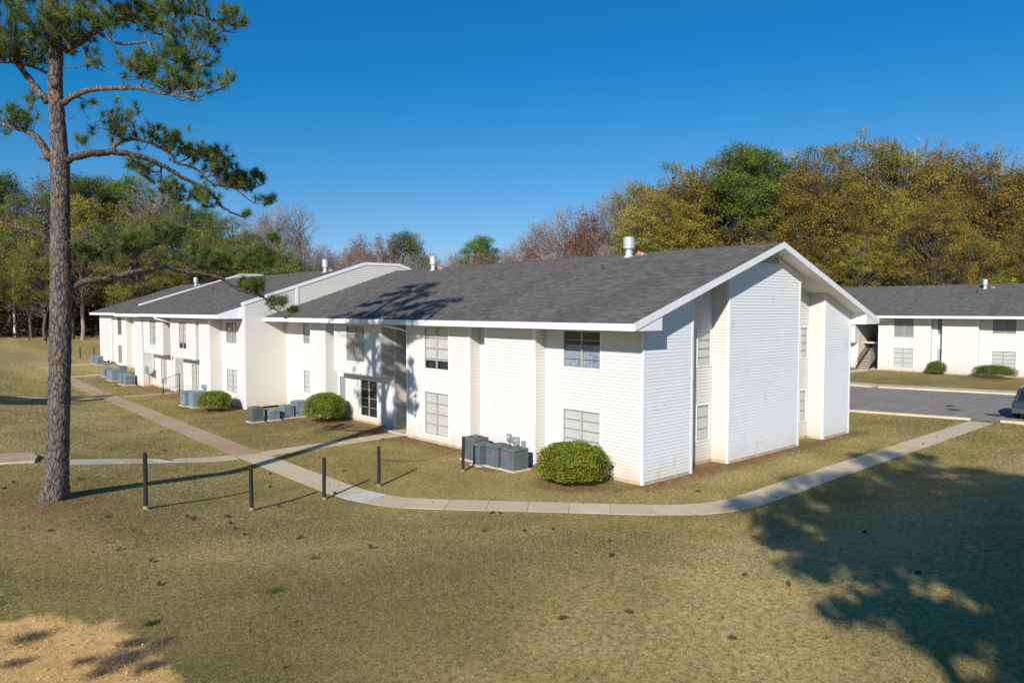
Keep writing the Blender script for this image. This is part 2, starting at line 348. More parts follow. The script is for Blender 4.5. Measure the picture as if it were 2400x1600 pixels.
def drymask(x, y):
    g = lambda a, b, sa, sb: np.exp(-(((x - a) / sa) ** 2 + ((y - b) / sb) ** 2))
    d = .5 + .45 * g(-3, -8, 5.5, 3.0) + .4 * g(8, -9, 9, 4) - .55 * g(-14.5, -3.5, 3.6, 3.2) + .3 * g(-12, 0, 3, 2) + .35 * g(-9, -9, 4, 3) + .25 * g(-14.5, 4.5, 3, 2.5) - .3 * g(-6, -3.6, 4, 1.6) + .25 * g(6, -1.6, 8, 1.2) + .3 * g(-5, 3, 2.5, 3) - .35 * g(-4, 24, 3, 9) + .3 * g(-13, 28, 5, 10) + .35 * Sm((y - 42) / 25)
    n = np.sin(x * .83 + 2 * np.sin(y * .41)) * np.sin(y * .71 + 1.7 * np.sin(x * .37)) * .16 + np.sin(x * 2.3 + 1.5 * np.sin(y * 1.3)) * np.sin(y * 2.1 + x) * .08
    return np.clip(d + n, 0, 1)
for nm, fn in (('sand', sandmask), ('litter', littermask), ('dry', drymask)):
    a = me.attributes.new(nm, 'FLOAT', 'POINT'); a.data.foreach_set('value', fn(V[:, 0], V[:, 1]).astype(np.float32))
tag(link('ground', me), kind='structure')

# ---------------------------------------------------------------- walks and parking lot
def walk(name, centre, width, joint, mats, z=.014, lab=None):
    root = tag(bpy.data.objects.new(name, None), kind='structure'); COL.objects.link(root); WL[root.name] = Vector((0, 0, 0))
    P = [Vector((a, b, 0)) for a, b in crom([(a, b, 0) for a, b in centre], 10) for _ in [0]] if False else [Vector(p) for p in crom([(a, b, 0) for a, b in centre], 8)]
    L = [0]
    for a, b in zip(P[:-1], P[1:]): L.append(L[-1] + (b - a).length)
    def at(s):
        for i in range(len(P) - 1):
            if L[i + 1] >= s or i == len(P) - 2:
                t = (s - L[i]) / max(1e-6, L[i + 1] - L[i]); q = P[i].lerp(P[i + 1], t); d = (P[i + 1] - P[i]).normalized(); d0 = (P[max(i,1)] - P[max(i,1) - 1]).normalized(); d = (d0 * (1 - t) + d * t).normalized(); return q, Vector((-d.y, d.x, 0))
    s = 0; i = 0
    while s < L[-1] - .05:
        jl = joint; mt = mats(s / L[-1], s, i)
        if isinstance(mt, tuple): mt, jl = mt
        e = min(s + jl, L[-1]); m = MB(); n = max(2, int((e - s) / .4) + 1); g = .008; tops = []
        for q in np.linspace(s + g, e - g, n):
            p, nrm = at(float(q)); tops.append((p + nrm * width / 2, p - nrm * width / 2))
        hs_ = random.uniform(-.004, .004)
        for (a, b), (c, d) in zip(tops[:-1], tops[1:]):
            f = lambda v: (v.x, v.y, tz(v.x, v.y) + z + hs_); h = lambda v: (v.x, v.y, tz(v.x, v.y) - .08)
            m.poly([f(a), f(b), f(d), f(c)]); m.poly([f(b), h(b), h(d), f(d)]); m.poly([f(a), f(c), h(c), h(a)])
        a, b = tops[0]; m.poly([f(a), h(a), h(b), f(b)]); a, b = tops[-1]; m.poly([f(a), f(b), h(b), h(a)])
        o = m.build('slab', mt, root)
        if mt is M['concnew']: o['label'] = 'newer pale patched slab'
        s = e; i += 1
    return root
def curbx(y): return 24.8 - .26 * min(y, 8)
MAIN = [(24.9, -3.25), (20, -3.3), (12, -3.35), (5, -3.4), (1.2, -3.45), (-.6, -3.15), (-2.1, -2.1), (-4.0, -.05), (-5.25, 1.3), (-6.9, 3.1), (-7.55, 4.2), (-7.9, 5.8), (-7.93, 9), (-7.85, 15), (-7.75, 21), (-7.4, 32), (-7.05, 45), (-6.75, 56), (-6.6, 66.5)]
def mm(t, s, i):
    if 6.6 < s < 7.9: return (M['conc'], 1.2)
    x = abs(s - 9.6) < .1
    if 9.3 < s < 9.45 : return (M['concnew'], .2)
    if 24.3 < s < 24.6: return (M['concnew'], .22)
    if 35.5 < s < 36.5: return (M['concnew'], .95)
    return M['concred'] if s > 45 else M['conc']
walk('path', MAIN, 1.12, 1.25, mm)
walk('path', [(-7.25, 14.05), (-5.0, 14.15), (-2.2, 14.3), (.2, 14.4)], 1.05, 1.2, lambda t, s, i: M['conc'])
walk('path', [(-8.5, 14.15), (-10.3, 14.3), (-12.4, 14.2), (-14.9, 13.7)], .95, 1.2, lambda t, s, i: (M['concnew'], .7) if 2.2 < s < 2.7 else M['conc'])
walk('path', [(-6.4, 39.9), (-4.6, 40.1), (-2.6, 40.2)], .9, 1.2, lambda t, s, i: M['concred'])
walk('path', [(-7.75, 40.3), (-11, 41.2), (-16, 42.3), (-24, 43.6)], .8, 1.3, lambda t, s, i: M['conc'])
walk('path', [(-6.0, 66.3), (-3, 66.9), (1, 67.3)], .8, 1.3, lambda t, s, i: M['conc'])
walk('path', [(-6.2, 58), (-3.5, 58.3), (-.6, 58.5)], .7, 1.3, lambda t, s, i: M['conc'])
m = MB(); m.prism([(-15.45, 14.0, .5), (-15.2, 15.0, .5), (-15.3, 15.9, .5), (-19.0, 17.6, .5), (-19.0, 15.4, .5)], (0, 0, .35))
tag(m.build('concrete_step', M['concred'], bevel=.02, fixn=True), 'raised concrete landing with a blunt end beside the tall pine trunk', 'concrete step')
# parking lot
m = MB(); ys = [-60, 8, 20, 70]; nb = [(curbx(y), y) for y in (-60, 8)] + [(22.7, 75)]; fb = [(42.7 - .26 * -60, -60), (42.7 - .26 * 8, 8), (40.6, 75)]
m.poly([(x, y, .006) for x, y in nb] + [(x, y, .006) for x, y in fb[::-1]])
lot = tag(m.build('parking_lot', M['asphalt']), kind='structure')
def strip(pts, w0, z0, z1, name, mat, parent=None, n=1):
    for (a, b) in zip(pts[:-1], pts[1:]):
        A = Vector((*a, z0)); B = Vector((*b, z0)); u = B - A; v = Vector((u.y, -u.x, 0)).normalized() * w0; k_ = max(1, int(u.length / n))
        for i in range(k_):
            p = A + u * (i / k_); MB().obox(p + u.normalized() * .006, u / k_ - u.normalized() * .012, v, (0, 0, z1 - z0)).build(name, mat, parent)
def seg(f, y0, y1): return [(f(y0), y0), (f(y1), y1)]
nearc = tag(bpy.data.objects.new('kerb', None), kind='structure'); COL.objects.link(nearc)
strip(seg(lambda y: 24.8 - .26 * y, -3.9, -30) , .28, -.05, .12, 'kerb_stone', M['conc'], nearc, 3)
strip(seg(lambda y: 24.8 - .26 * y, 8, -2.6), .28, -.05, .12, 'kerb_stone', M['conc'], nearc, 3)
strip([(22.7, 60), (22.7, 8)], .28, -.05, .12, 'kerb_stone', M['conc'], nearc, 6)
fars = tag(bpy.data.objects.new('pavement', None), kind='structure'); COL.objects.link(fars)
strip([(42.7 - .26 * -30, -30), (42.7 - .26 * 8, 8), (40.6, 60)], -1.9, -.05, .12, 'slab', M['conc'], fars, 2.5)
walk('path', [(42.9, 15.6), (48, 15.5), (56.5, 15.4)], 1.4, 1.5, lambda t, s, i: M['conc'])
for xa, xb, y0 in [(24.9, 29.8, .85), (25.5, 30.3, -1.63), (26.3, 31, -4.2), (24.2, 29.1, 3.3), (37.6, 42.6, 5.7), (37.3, 43.2, 3.1), (38.3, 43.6, .5), (36.6, 41.5, 8.3), (36.2, 41.0, 10.9)]:
    m = MB(); m.poly([(xa, y0 - .05, .0105), (xb, y0 + .02, .0105), (xb, y0 + .12, .0105), (xa, y0 + .05, .0105)]); m.build('parking_line', M['line'], lot)
for x, y, rx, ry in [(40.0, 8.6, .35, 1.4), (41.2, 4.9, .33, 1.3), (40.9, 6.0, .2, .5), (41.9, 1.9, .3, 1.2), (42.6, -.9, .3, 1.1), (39.4, 11, .35, 1.3), (28.5, -3.0, .5, .5), (31, .1, .4, .2), (35.5, 2.6, .12, .12), (34.2, -2.9, .12, .1), (29.3, -.6, .4, .3)]:
    m = MB(); m.poly([(x + rx * math.cos(a) * (1 + .2 * math.sin(3 * a + x)) - .26 * ry * math.sin(a), y + ry * math.sin(a), .0148) for a in [i * math.pi / 8 for i in range(16)]]); m.build('dark_patch', M['stain_or_patch'], lot)  # thin dark discs laid just above the asphalt

# ---------------------------------------------------------------- building kit
def clip(poly, conv):
    for i in range(len(conv)):
        a = conv[i]; b = conv[(i + 1) % len(conv)]; out = []; n = len(poly)
        if not n: return []
        ins = lambda p: (b[0] - a[0]) * (p[1] - a[1]) - (b[1] - a[1]) * (p[0] - a[0]) >= -1e-9
        for j in range(n):
            p = poly[j]; q = poly[(j + 1) % n]; ip = ins(p); iq = ins(q)
            if ip: out.append(p)
            if ip != iq:
                d1 = (b[0] - a[0]) * (p[1] - a[1]) - (b[1] - a[1]) * (p[0] - a[0]); d2 = (b[0] - a[0]) * (q[1] - a[1]) - (b[1] - a[1]) * (q[0] - a[0])
                t = d1 / (d1 - d2); out.append((p[0] + (q[0] - p[0]) * t, p[1] + (q[1] - p[1]) * t))
        poly = out
    return poly
def siding(root, p0, u, n, poly, mat, ops=(), boards=False, pitch=.122, lap=None, name='wall', label=None):
    "lap siding on the wall through p0; poly = convex outline in (along, height)"
    p0 = Vector(p0); u = Vector(u); n = Vector(n); up = Vector((0, 0, 1))
    zmin = min(q[1] for q in poly); zmax = max(q[1] for q in poly); smin = min(q[0] for q in poly); smax = max(q[0] for q in poly)
    P = lambda s, z, o: p0 + u * s + up * z + n * o
    wall = MB() if boards else None
    holes = lambda z: [(a, b) for a, b, c, d in ops if c - 1e-6 <= z < d - 1e-6]
    def pieces(z0, z1):
        br = sorted({z0, z1} | {z for o in ops for z in o[2:4] if z0 < z < z1}); res = []
        for a, b in zip(br[:-1], br[1:]):
            xs = [(smin, smax)]
            for h0, h1 in holes((a + b) / 2): xs = [q for x0, x1 in xs for q in ((x0, min(x1, h0)), (max(x0, h1), x1)) if q[1] - q[0] > 1e-4]
            for x0, x1 in xs:
                c = clip([(x0, a), (x1, a), (x1, b), (x0, b)], poly)
                if len(c) > 2: res.append(c)
        return res
    if boards:                                                         # sheathing behind the boards
        zs = sorted({zmin, zmax} | {z for o in ops for z in o[2:4]})
        for a, b in zip(zs[:-1], zs[1:]):
            for c in pieces(a, b): wall.poly([P(s, z, 0) for s, z in c])
        W = wall.build(name, mat, root)
    else: W = None; joined = MB()
    z = zmin; kk = 0
    while z < zmax - 1e-4:
        z1 = min(z + pitch, zmax); m = MB() if boards else joined; jit = random.uniform(-.0015, .0025)
        lp = .016 if boards else .023; off = lambda zz: .004 + (lp + jit) * (1 - (zz - z) / pitch)
        for c in pieces(z, z1):
            m.poly([P(s, q, off(q)) for s, q in c])
            low = [q for q in c if abs(q[1] - min(t[1] for t in c)) < 1e-6]
            if len(low) >= 2:
                s0 = min(q[0] for q in low); s1 = max(q[0] for q in low); q = low[0][1]
                m.poly([P(s0, q, 0), P(s1, q, 0), P(s1, q, off(q)), P(s0, q, off(q))])
        if boards and m.f: m.build('siding_board', mat, W)
        z = z1
    if not boards: W = joined.build(name, mat, root)
    if label: W['label'] = label
    return W
PANE = {}
def window(root, p0, u, n, wd, ht, cols, rows, style='blind', label=None, depth=.07):
    p0 = Vector(p0); u = Vector(u); n = Vector(n); up = Vector((0, 0, 1)); m = MB(); t = .055
    B = lambda s0, s1, z0, z1, d0, d1: m.obox(p0 + u * s0 + up * z0 + n * d0, u * (s1 - s0), n * (d1 - d0), up * (z1 - z0))
    B(-t, 0, -t, ht + t, -.05, .036); B(wd, wd + t, -t, ht + t, -.05, .036); B(0, wd, ht, ht + t, -.05, .035); B(-t * .0, wd, -t, 0, -.05, .045)
    casing = m.build('window', M['trim'], root)
    if label: casing['label'] = label
    m = MB(); f = .028
    B(0, f, 0, ht, -.045, .012); B(wd - f, wd, 0, ht, -.045, .012); B(f, wd - f, 0, f, -.045, .013); B(f, wd - f, ht - f, ht, -.045, .013)
    cw = wd / cols; rh = ht / rows
    for i in range(1, cols): B(i * cw - .028, i * cw + .028, f, ht - f, -.042, .016)
    fr = m.build('sash', M['frame'], casing)
    m = MB()
    for j in range(1, rows): B(f, wd - f, j * rh - .011, j * rh + .011, -.03, .0)
    if rows > 1: m.build('muntin', M['muntin'], casing)
    key = (round(cw, 3), round(rh, 3))
    if key not in PANE:
        me = bpy.data.meshes.new('pane'); a = .02; b = .011
        me.from_pydata([(a, 0, b), (cw - a, 0, b), (cw - a, 0, rh - b), (a, 0, rh - b), (a, .006, b), (cw - a, .006, b), (cw - a, .006, rh - b), (a, .006, rh - b)], [], [(0, 1, 2, 3), (7, 6, 5, 4), (0, 4, 5, 1), (1, 5, 6, 2), (2, 6, 7, 3), (3, 7, 4, 0)])
        me.materials.append(M['glass']); PANE[key] = me
    rot = Matrix((u, -n, up)).transposed().to_euler()
    base = wl(casing)
    for i in range(cols):
        for j in range(rows):
            o = link('pane', PANE[key], casing, p0 + u * (i * cw) + up * (j * rh) - n * .015 - base); o.rotation_euler = rot
    def sheet(z0, z1, d, mat, nm):
        q = MB(); k_ = max(1, int(wd / .09)); pts = []
        for i in range(k_ + 1):
            s = wd * i / k_; dd = d + (.012 if i % 2 else 0) * (nm == 'curtain_or_dark_sheet'); pts.append((s, dd))
        for (a, da), (b, db) in zip(pts[:-1], pts[1:]): q.poly([p0 + u * a + up * z0 - n * da, p0 + u * b + up * z0 - n * db, p0 + u * b + up * z1 - n * db, p0 + u * a + up * z1 - n * da])
        q.build(nm, mat, casing)
    if style == 'blind': sheet(0, ht, .06, M['blind'], 'blind')
    elif style == 'dim': sheet(0, ht, .06, M['dimblind'], 'blind')
    elif style == 'partblind': sheet(ht * .2, ht, .06, M['blind'], 'blind'); sheet(0, ht * .2, .2, M['dark'], 'curtain_or_dark_sheet')
    elif style == 'curtain_or_dark_sheet': sheet(0, ht * .62, .07, M['curtain_or_dark_sheet'], 'curtain_or_dark_sheet'); sheet(ht * .62, ht, .16, M['dark'], 'curtain_or_dark_sheet')
    elif style == 'dark': sheet(0, ht, .16, M['dark'], 'curtain_or_dark_sheet')  # dark sheets here and above paint the unlit room behind the glass
    m = MB(); m.box((0, 0, 0), (0, 0, 0)); 
    q = MB(); D = .22                                                   # dark back panel added so no light comes from behind
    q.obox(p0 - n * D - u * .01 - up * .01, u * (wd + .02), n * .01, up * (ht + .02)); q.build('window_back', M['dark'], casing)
    return casing
def vcorner(root, x, y, z0, z1, sx, sy, w=.085):
    "corner board at outer corner (x,y); building lies towards (sx,sy)"
    m = MB(); xs = sorted((x - sx * .028, x + sx * w)); ys = sorted((y - sy * .028, y + sy * w)); m.box((xs[0], ys[0], z0 - (.10 if z0 < .3 else 0)), (xs[1], ys[1], z1)); return m.build('corner_board', M['trim'], root)
def facade(root, X, Yo, secs, boards=()):
    "front wall sections: (y0,y1,dx,z0,z1,windows,mat)"
    for i, (y0, y1, dx, z0, z1, wins, mt) in enumerate(secs):
        ops = [(a - y0, b - y0, c, d) for a, b, c, d, *_ in wins]
        siding(root, (X + dx, Yo + y0, 0), (0, 1, 0), (-1, 0, 0), [(0, z0), (y1 - y0, z0), (y1 - y0, z1), (0, z1)][::1], M[mt], ops, boards=i in boards)
        for a, b, c, d, cols, rows, st in wins: window(root, (X + dx, Yo + b, c), (0, -1, 0), (-1, 0, 0), b - a, d - c, cols, rows, st)
        if z0 < .3: MB().box((X + dx + .004, Yo + y0 + .006, -.1), (X + dx + .12, Yo + y1 - .006, .117)).build('foundation', M['found'], root)
def ret(root, X, Yo, y, xa, xb, z0, z1, face, mt='cream', ops=(), corner=True, fnd=True):
    "return wall at y between planes xa<xb, facing -y (face=-1) or +y"
    siding(root, (X + xa, Yo + y, 0), (1, 0, 0), (0, face, 0), [(0, z0), (xb - xa, z0), (xb - xa, z1), (0, z1)], M[mt], ops)
    if fnd and z0 < .3: MB().box((X + xa + .009, Yo + y + (.003 if face < 0 else -.12), -.1), (X + xb, Yo + y + (.12 if face < 0 else -.003), .114)).build('foundation', M['found'], root)
    if corner: vcorner(root, X + xa, Yo + y, z0, z1, 1, -face)
def shingles(root, y0, y1, xe, ze, xr, zr, name='shingles'):
    L = math.hypot(xr - xe, zr - ze); ux = (xr - xe) / L; uz = (zr - ze) / L; nx_ = -uz if ux > 0 else uz; nz_ = abs(ux)
    nxn = -uz * (1 if ux > 0 else -1) * 1.0; nrm = np.array([-uz, 0, ux]) if ux > 0 else np.array([uz, 0, -ux])
    ex = .15; nc = int(L / ex) + 1; tw = .34; nt_ = int((y1 - y0) / tw) + 2
    ii, jj = np.meshgrid(np.arange(nc), np.arange(nt_), indexing='ij'); ii = ii.ravel(); jj = jj.ravel()
    wv = RNG.uniform(-.07, .07, len(ii)); st = (ii * .47 % 1) * tw
    a = np.clip(y0 + (jj - 1) * tw + st, y0, y1); b = np.clip(a + tw, y0, y1); a = a + 0
    ok = b - a > .01; ii = ii[ok]; a = a[ok]; b = b[ok]
    th = RNG.choice([.006, .013], len(ii)) + RNG.uniform(0, .003, len(ii)); s0 = ii * ex; s1 = np.minimum(s0 + ex, L)
    def P(y, s, h): return np.stack([xe + ux * s + nrm[0] * h, y, ze + uz * s + nrm[2] * h], -1)
    top = np.stack([P(a, s0, th), P(b, s0, th), P(b, s1, th * .15 + .001), P(a, s1, th * .15 + .001)], 1)
    if ux < 0: top = top[:, ::-1]
    fr = np.stack([P(a, s0, th * 0), P(b, s0, th * 0), P(b, s0, th), P(a, s0, th)], 1)
    V = np.concatenate([top.reshape(-1, 3), fr.reshape(-1, 3)]); tn = RNG.beta(1.6, 1.6, len(ii)); o0 = wl(root)
    me = np_mesh(name, V - np.array(o0), 4, M['shingle'], np.concatenate([tn, tn * .5])); o = link(name, me, root); tag(o, kind='stuff'); return o
def roof(bld, xe, ze, xr, zr, y0, y1, rake0=True, rake1=False, wall=None, soff=5.3, wallx=None):
    "gable roof with ridge along y; xe eave, xr ridge, symmetric"
    xf = 2 * xr - xe; th = .16
    m = MB()
    for e, s in ((xe, 1), (xf, -1)):
        m.prism([(e, y0, ze), (xr, y0, zr), (xr, y0, zr - th), (e, y0, ze - th)], (0, y1 - y0, 0))
    rf = m.build('roof', M['soffit'], bld, fixn=True)
    shingles(rf, y0, y1, xe - .03, ze + .004, xr, zr + .014); shingles(rf, y0, y1, xf + .03, ze + .004, xr, zr + .014)
    m = MB(); m.prism([(xr - .16, y0, zr - .035), (xr, y0, zr + .03), (xr + .16, y0, zr - .035), (xr, y0, zr + .005)], (0, y1 - y0, 0)); m.build('ridge_cap', M['shingle'], rf)
    for e, s in ((xe, -1), (xf, 1)):
        xs = sorted((e, e + s * .03)); MB().box((xs[0], y0, ze - .235), (xs[1], y1, ze + .0)).build('fascia_board', M['trim'], rf)
        xs = sorted((e - s * .001, e - s * (abs(wallx - xe) if wallx is not None else 1.45))); MB().box((xs[0], y0 + (0.001 if rake0 else 0), ze - .235), (xs[1], y1, ze - .215)).build('soffit', M['soffit'], rf)
    for flag, yy, sg in ((rake0, y0, -1), (rake1, y1, 1)):
        if not flag: continue
        for e in (xe, xf):
            m = MB(); a = (e, yy, ze + .03); sl_ = Vector((xr - e, 0, zr - ze)).normalized()
            m.prism([(e, yy, ze + .022), (xr, yy, zr + .03), (xr, yy, zr - .22), (e, yy, ze - .235)], (0, sg * .035, 0)); m.build('rake_board', M['trim'], rf, fixn=True)
    return rf
def box_return(rf, x0, x1, z0, zr0, zr1, y0, y1):
    "triangular eave return: from x0 (eave) to x1"
    m = MB(); m.prism([(x0, y0, z0), (x1, y0, z0), (x1, y0, zr1), (x0, y0, zr0)], (0, y1 - y0, 0)); return m.build('eave_return', M['trim'], rf, fixn=True)
def flue(bld, x, y, z, h, r, lean=0):
    m = MB(); m.cyl((x, y, z - .2), (x, y, z + h * .55), r * .62, n=16).cyl((x, y, z - .12), (x, y, z + .06), r * 1.2, r * .7, 16)
    o = m.build('flue_vent', M['flue'], bld, smooth=False)
    m = MB(); m.cyl((x, y, z + h * .42), (x, y, z + h * .94), r, n=20).cyl((x, y, z + h * .34), (x, y, z + h * .42), r * .7, r, 20).cyl((x, y, z + h * .94), (x, y, z + h), r * 1.06, r * .6, 20); m.build('cap', M['flue'], o)
    for q in (.56, .7, .85): MB().cyl((x, y, z + h * q), (x, y, z + h * q + .012), r * 1.03, n=20).build('band', M['galv'], o)
    m = MB(); m.cyl((x + .1, y - .75, z + .05), (x + .1, y - .48, z + .12), .12, n=14); q = m.build('turbine_stub', M['rust'], bld); MB().cyl((x + .1, y - .80, z + .035), (x + .1, y - .75, z + .05), .13, n=14).build('end_cap', M['flue'], q)
    return o
SLOPE = (8.72 - 5.57) / 9.5
# sections shared by block one and the right-hand building
def sections(v):
    a = ['curtain_or_dark_sheet', 'blind', 'partblind', 'blind', 'dim', 'dark'] if v == 0 else ['dim', 'blind', 'dim', 'blind', 'blind', 'dim']
    return [
     (0, 4.75, 0, .12, 5.34, [(1.92, 3.76, 3.88, 5.24, 2, 4, a[0]), (1.92, 3.76, .85, 2.30, 2, 4, a[1])], 'white'),
     (4.75, 7.66, -.6, .12, 5.34, [], 'white'),
     (7.66, 8.73, 0, .12, 5.34, [(7.75, 8.3, 3.7, 5.2, 1, 4, 'dim'), (7.75, 8.3, .9, 2.3, 1, 4, 'blind')] if v else [], 'white'),
     (8.73, 13.44, -.6, .12, 5.34, [(10.18, 12.0, 3.36, 5.24, 2, 4, a[2]), (10.18, 12.0, .38, 2.30, 2, 4, a[3])], 'white'),
     (15.8, 20.5, -.6, 2.72, 5.34, [(17.3, 19.2, 3.34, 5.22, 2, 4, a[4])], 'white'),
     (15.8, 21.65, .2, .12, 2.72, [(17.45, 19.15, .36, 2.28, 2, 4, a[5]), (20.75, 21.45, 1.02, 2.31, 1, 4, 'dim')], 'white'),
     (20.5, 21.65, .2, 2.72, 5.34, [], 'white'),
     (21.65, 23.3, -.6, .12, 5.34, [], 'white'),
     (23.3, 27.9, 0, .12, 5.34, [(24.62, 25.5, 4.02, 5.25, 1, 4, 'dim'), (24.62, 25.5, 1.1, 2.4, 1, 4, 'blind')], 'white')]
def front(b, X, Yo, v):
    facade(b, X, Yo, sections(v), boards=(1,) if v == 0 else ())
    ret(b, X, Yo, 4.75, -.6, 0, .12, 5.34, -1); ret(b, X, Yo, 7.66, -.6, 0, .12, 5.34, 1); ret(b, X, Yo, 8.73, -.6, 0, .12, 5.34, -1)
    ret(b, X, Yo, 13.44, -.6, 5, .12, 5.34, 1); ret(b, X, Yo, 15.8, .2, 5, .12, 5.34, -1); ret(b, X, Yo, 15.8, -.6, .2, 2.72, 5.34, -1, fnd=False)
    ret(b, X, Yo, 20.5, -.6, .2, 2.72, 5.34, 1); ret(b, X, Yo, 21.65, -.6, .2, .12, 5.34, -1); ret(b, X, Yo, 23.3, -.6, 0, .12, 5.34, 1)
    siding(b, (X + 5, Yo + 13.44, 0), (0, 1, 0), (-1, 0, 0), [(0, .12), (2.36, .12), (2.36, 5.34), (0, 5.34)], M['cream'])
    MB().box((X - .58, Yo + 15.82, 2.66), (X + .2, Yo + 20.5, 2.72)).build('overhang_soffit', M['soffit'], b)
    MB().box((X + 1.5, Yo + 13.47, 2.55), (X + 5, Yo + 15.78, 2.72)).build('landing', M['pad'], b)
    MB().box((X - .5, Yo + 13.47, -.05), (X + 5, Yo + 15.78, .06)).build('threshold', M['pad'], b)
# ---------------------------------------------------------------- main building
BL = empty('apartment_building', (0, 0, 0), 'long two-storey white sided apartment block with stepped grey roofs, its gable end facing the lawn', 'building')
front(BL, 0, 0, 0)
vcorner(BL, 0, 0, .12, 5.34, 1, 1, .09)
rz = lambda x: 5.57 + SLOPE * (min(x, 16.1 - x) + 1.45) - .17        # underside of the main roof
def gpoly(x0, x1):
    pts = [(x0, .12), (x1, .12), (x1, rz(x1))]
    if x0 < 8.05 < x1: pts.append((8.05, rz(8.05)))
    return [(p[0] - x0, p[1]) for p in pts + [(x0, rz(x0))]]
for x0, x1, yy, bd, ops in [(0, 2.87, 0, True, []), (2.87, 5.32, .75, False, [(4.28, 5.16, 3.85, 5.2), (4.28, 5.1, .94, 2.3)]), (5.32, 10.98, 0, True, []), (10.98, 13.38, .75, False, [(12.56, 13.2, 3.82, 5.2), (12.56, 13.14, .87, 2.27)]), (13.38, 16.1, 0, True, [])]:
    siding(BL, (x0, yy, 0), (1, 0, 0), (0, -1, 0), gpoly(x0, x1), M['grey' if bd else 'cream'], [(a - x0, b - x0, c, d) for a, b, c, d in ops], boards=bd)
    for a, b, c, d in ops: window(BL, (a, yy, c), (1, 0, 0), (0, -1, 0), b - a, d - c, 1, 4 if c > 3 else 3, 'blind')
    MB().box((x0 + .005, yy + .002, -.1), (x1 - .005, yy + .12, .116)).build('foundation', M['found'], BL)
for x, fx in [(2.87, 1), (5.32, -1), (10.98, 1), (13.38, -1)]:
    siding(BL, (x, .75, 0), (0, -1, 0), (fx, 0, 0), [(0, .12), (.75, .12), (.75, rz(x)), (0, rz(x))], M['cream'] if fx < 0 else M['grey'])
    MB().box((x + .002 if fx < 0 else x - .12, 0.011, -.1), (x + .12 if fx < 0 else x - .002, .745, .113)).build('foundation', M['found'], BL)
    vcorner(BL, x, 0, .12, rz(x) - .005, -fx, 1)
siding(BL, (16.1, 0, 0), (0, 1, 0), (1, 0, 0), [(0, .12), (27.9, .12), (27.9, 5.34), (0, 5.34)], M['white']); vcorner(BL, 16.1, 0, .12, 5.34, -1, 1)
# louvred gable vent at the apex
vt = MB().prism([(7.1, -.012, 7.92), (9.0, -.012, 7.92), (9.0, -.012, 8.12), (8.05, -.012, 8.42), (7.1, -.012, 8.12)], (0, -.02, 0)).build('gable_vent', M['dark'], BL, fixn=True)
for i in range(6):
    z_ = 7.94 + i * .075; hw = min(.93, .93 - max(0, z_ - 8.05) * 2.6); MB().obox((8.05 - hw, -.034, z_), (2 * hw, 0, 0), (0, -.04, -.03), (0, 0, .022)).build('louvre_slat', M['grey'], vt)
rf1 = roof(BL, -1.45, 5.57, 8.05, 8.72, -.75, 27.9, True, False, wallx=0)
box_return(rf1, -1.45, .02, 5.335, 5.41, 5.90, -.752, -.02); box_return(rf1, 17.55, 16.08, 5.335, 5.41, 5.90, -.752, -.02)
# ceiling closing the walls
MB().box((0.02, .8, 5.36), (16.08, 27.8, 5.38)).build('ceiling', M['dark'], BL)
# firewall between the first and second block
fw_poly = [(-2.65, .12), (17.9, .12), (17.9, 6.1), (8.4, 9.2), (5.7, 9.18), (-2.65, 6.43)]
siding(BL, (0, 27.9, 0), (1, 0, 0), (0, -1, 0), fw_poly, M['cream'], name='firewall')
m = MB(); m.prism([(-2.65, 27.905, .12), (17.9, 27.905, .12), (17.9, 27.905, 6.1), (8.4, 27.905, 9.2), (5.7, 27.905, 9.18), (-2.65, 27.905, 6.43)], (0, .22, 0)); m.build('firewall_core', M['white'], BL, fixn=True)
for (a, za), (b, zb) in zip([(17.9, 6.1), (8.4, 9.2), (5.7, 9.18)], [(8.4, 9.2), (5.7, 9.18), (-2.7, 6.42)]):
    MB().prism([(a, 27.84, za - .13), (b, 27.84, zb - .13), (b, 27.84, zb + .045), (a, 27.84, za + .045)], (0, .34, 0)).build('parapet_cap', M['trim'], BL, fixn=True)
vcorner(BL, -2.65, 27.9, .12, 6.35, 1, 1, .11); MB().box((.66, 27.845, 6.1), (.84, 27.89, 7.42)).build('parapet_trim', M['trim'], BL)
# second block
X2 = -2.6; s2 = [
 (28.13, 31.7, 0, .12, 5.42, [(29.15, 30.9, 3.95, 5.26, 2, 2, 'dim'), (29.15, 30.9, .88, 2.32, 2, 4, 'blind')], 'white'),
 (31.7, 33.4, -.8, .12, 5.42, [], 'white'), (33.4, 34.3, -.2, .12, 5.42, [], 'white'),
 (34.3, 39.2, -.8, 2.75, 5.42, [(35.95, 37.55, 3.38, 5.2, 2, 4, 'partblind')], 'white'),
 (33.4, 39.2, .0, .12, 2.75, [(35.9, 37.5, .32, 2.25, 2, 4, 'blind')], 'white'),
 (41.2, 46, -.8, 2.75, 5.42, [(42.75, 44.4, 3.42, 5.24, 2, 4, 'blind')], 'white'),
 (41.2, 46.6, .0, .12, 2.75, [(43, 44.6, .34, 2.3, 2, 4, 'blind'), (46.0, 46.5, 1.1, 2.3, 1, 3, 'blind')], 'white'),
 (46, 46.6, 0, 2.75, 5.42, [], 'white'), (46.6, 48.6, -.8, .12, 5.42, [], 'white'),
 (48.6, 51.8, 0, .12, 5.42, [(49.7, 50.6, 4.0, 5.2, 1, 3, 'dark')], 'white')]
facade(BL, X2, 0, s2)
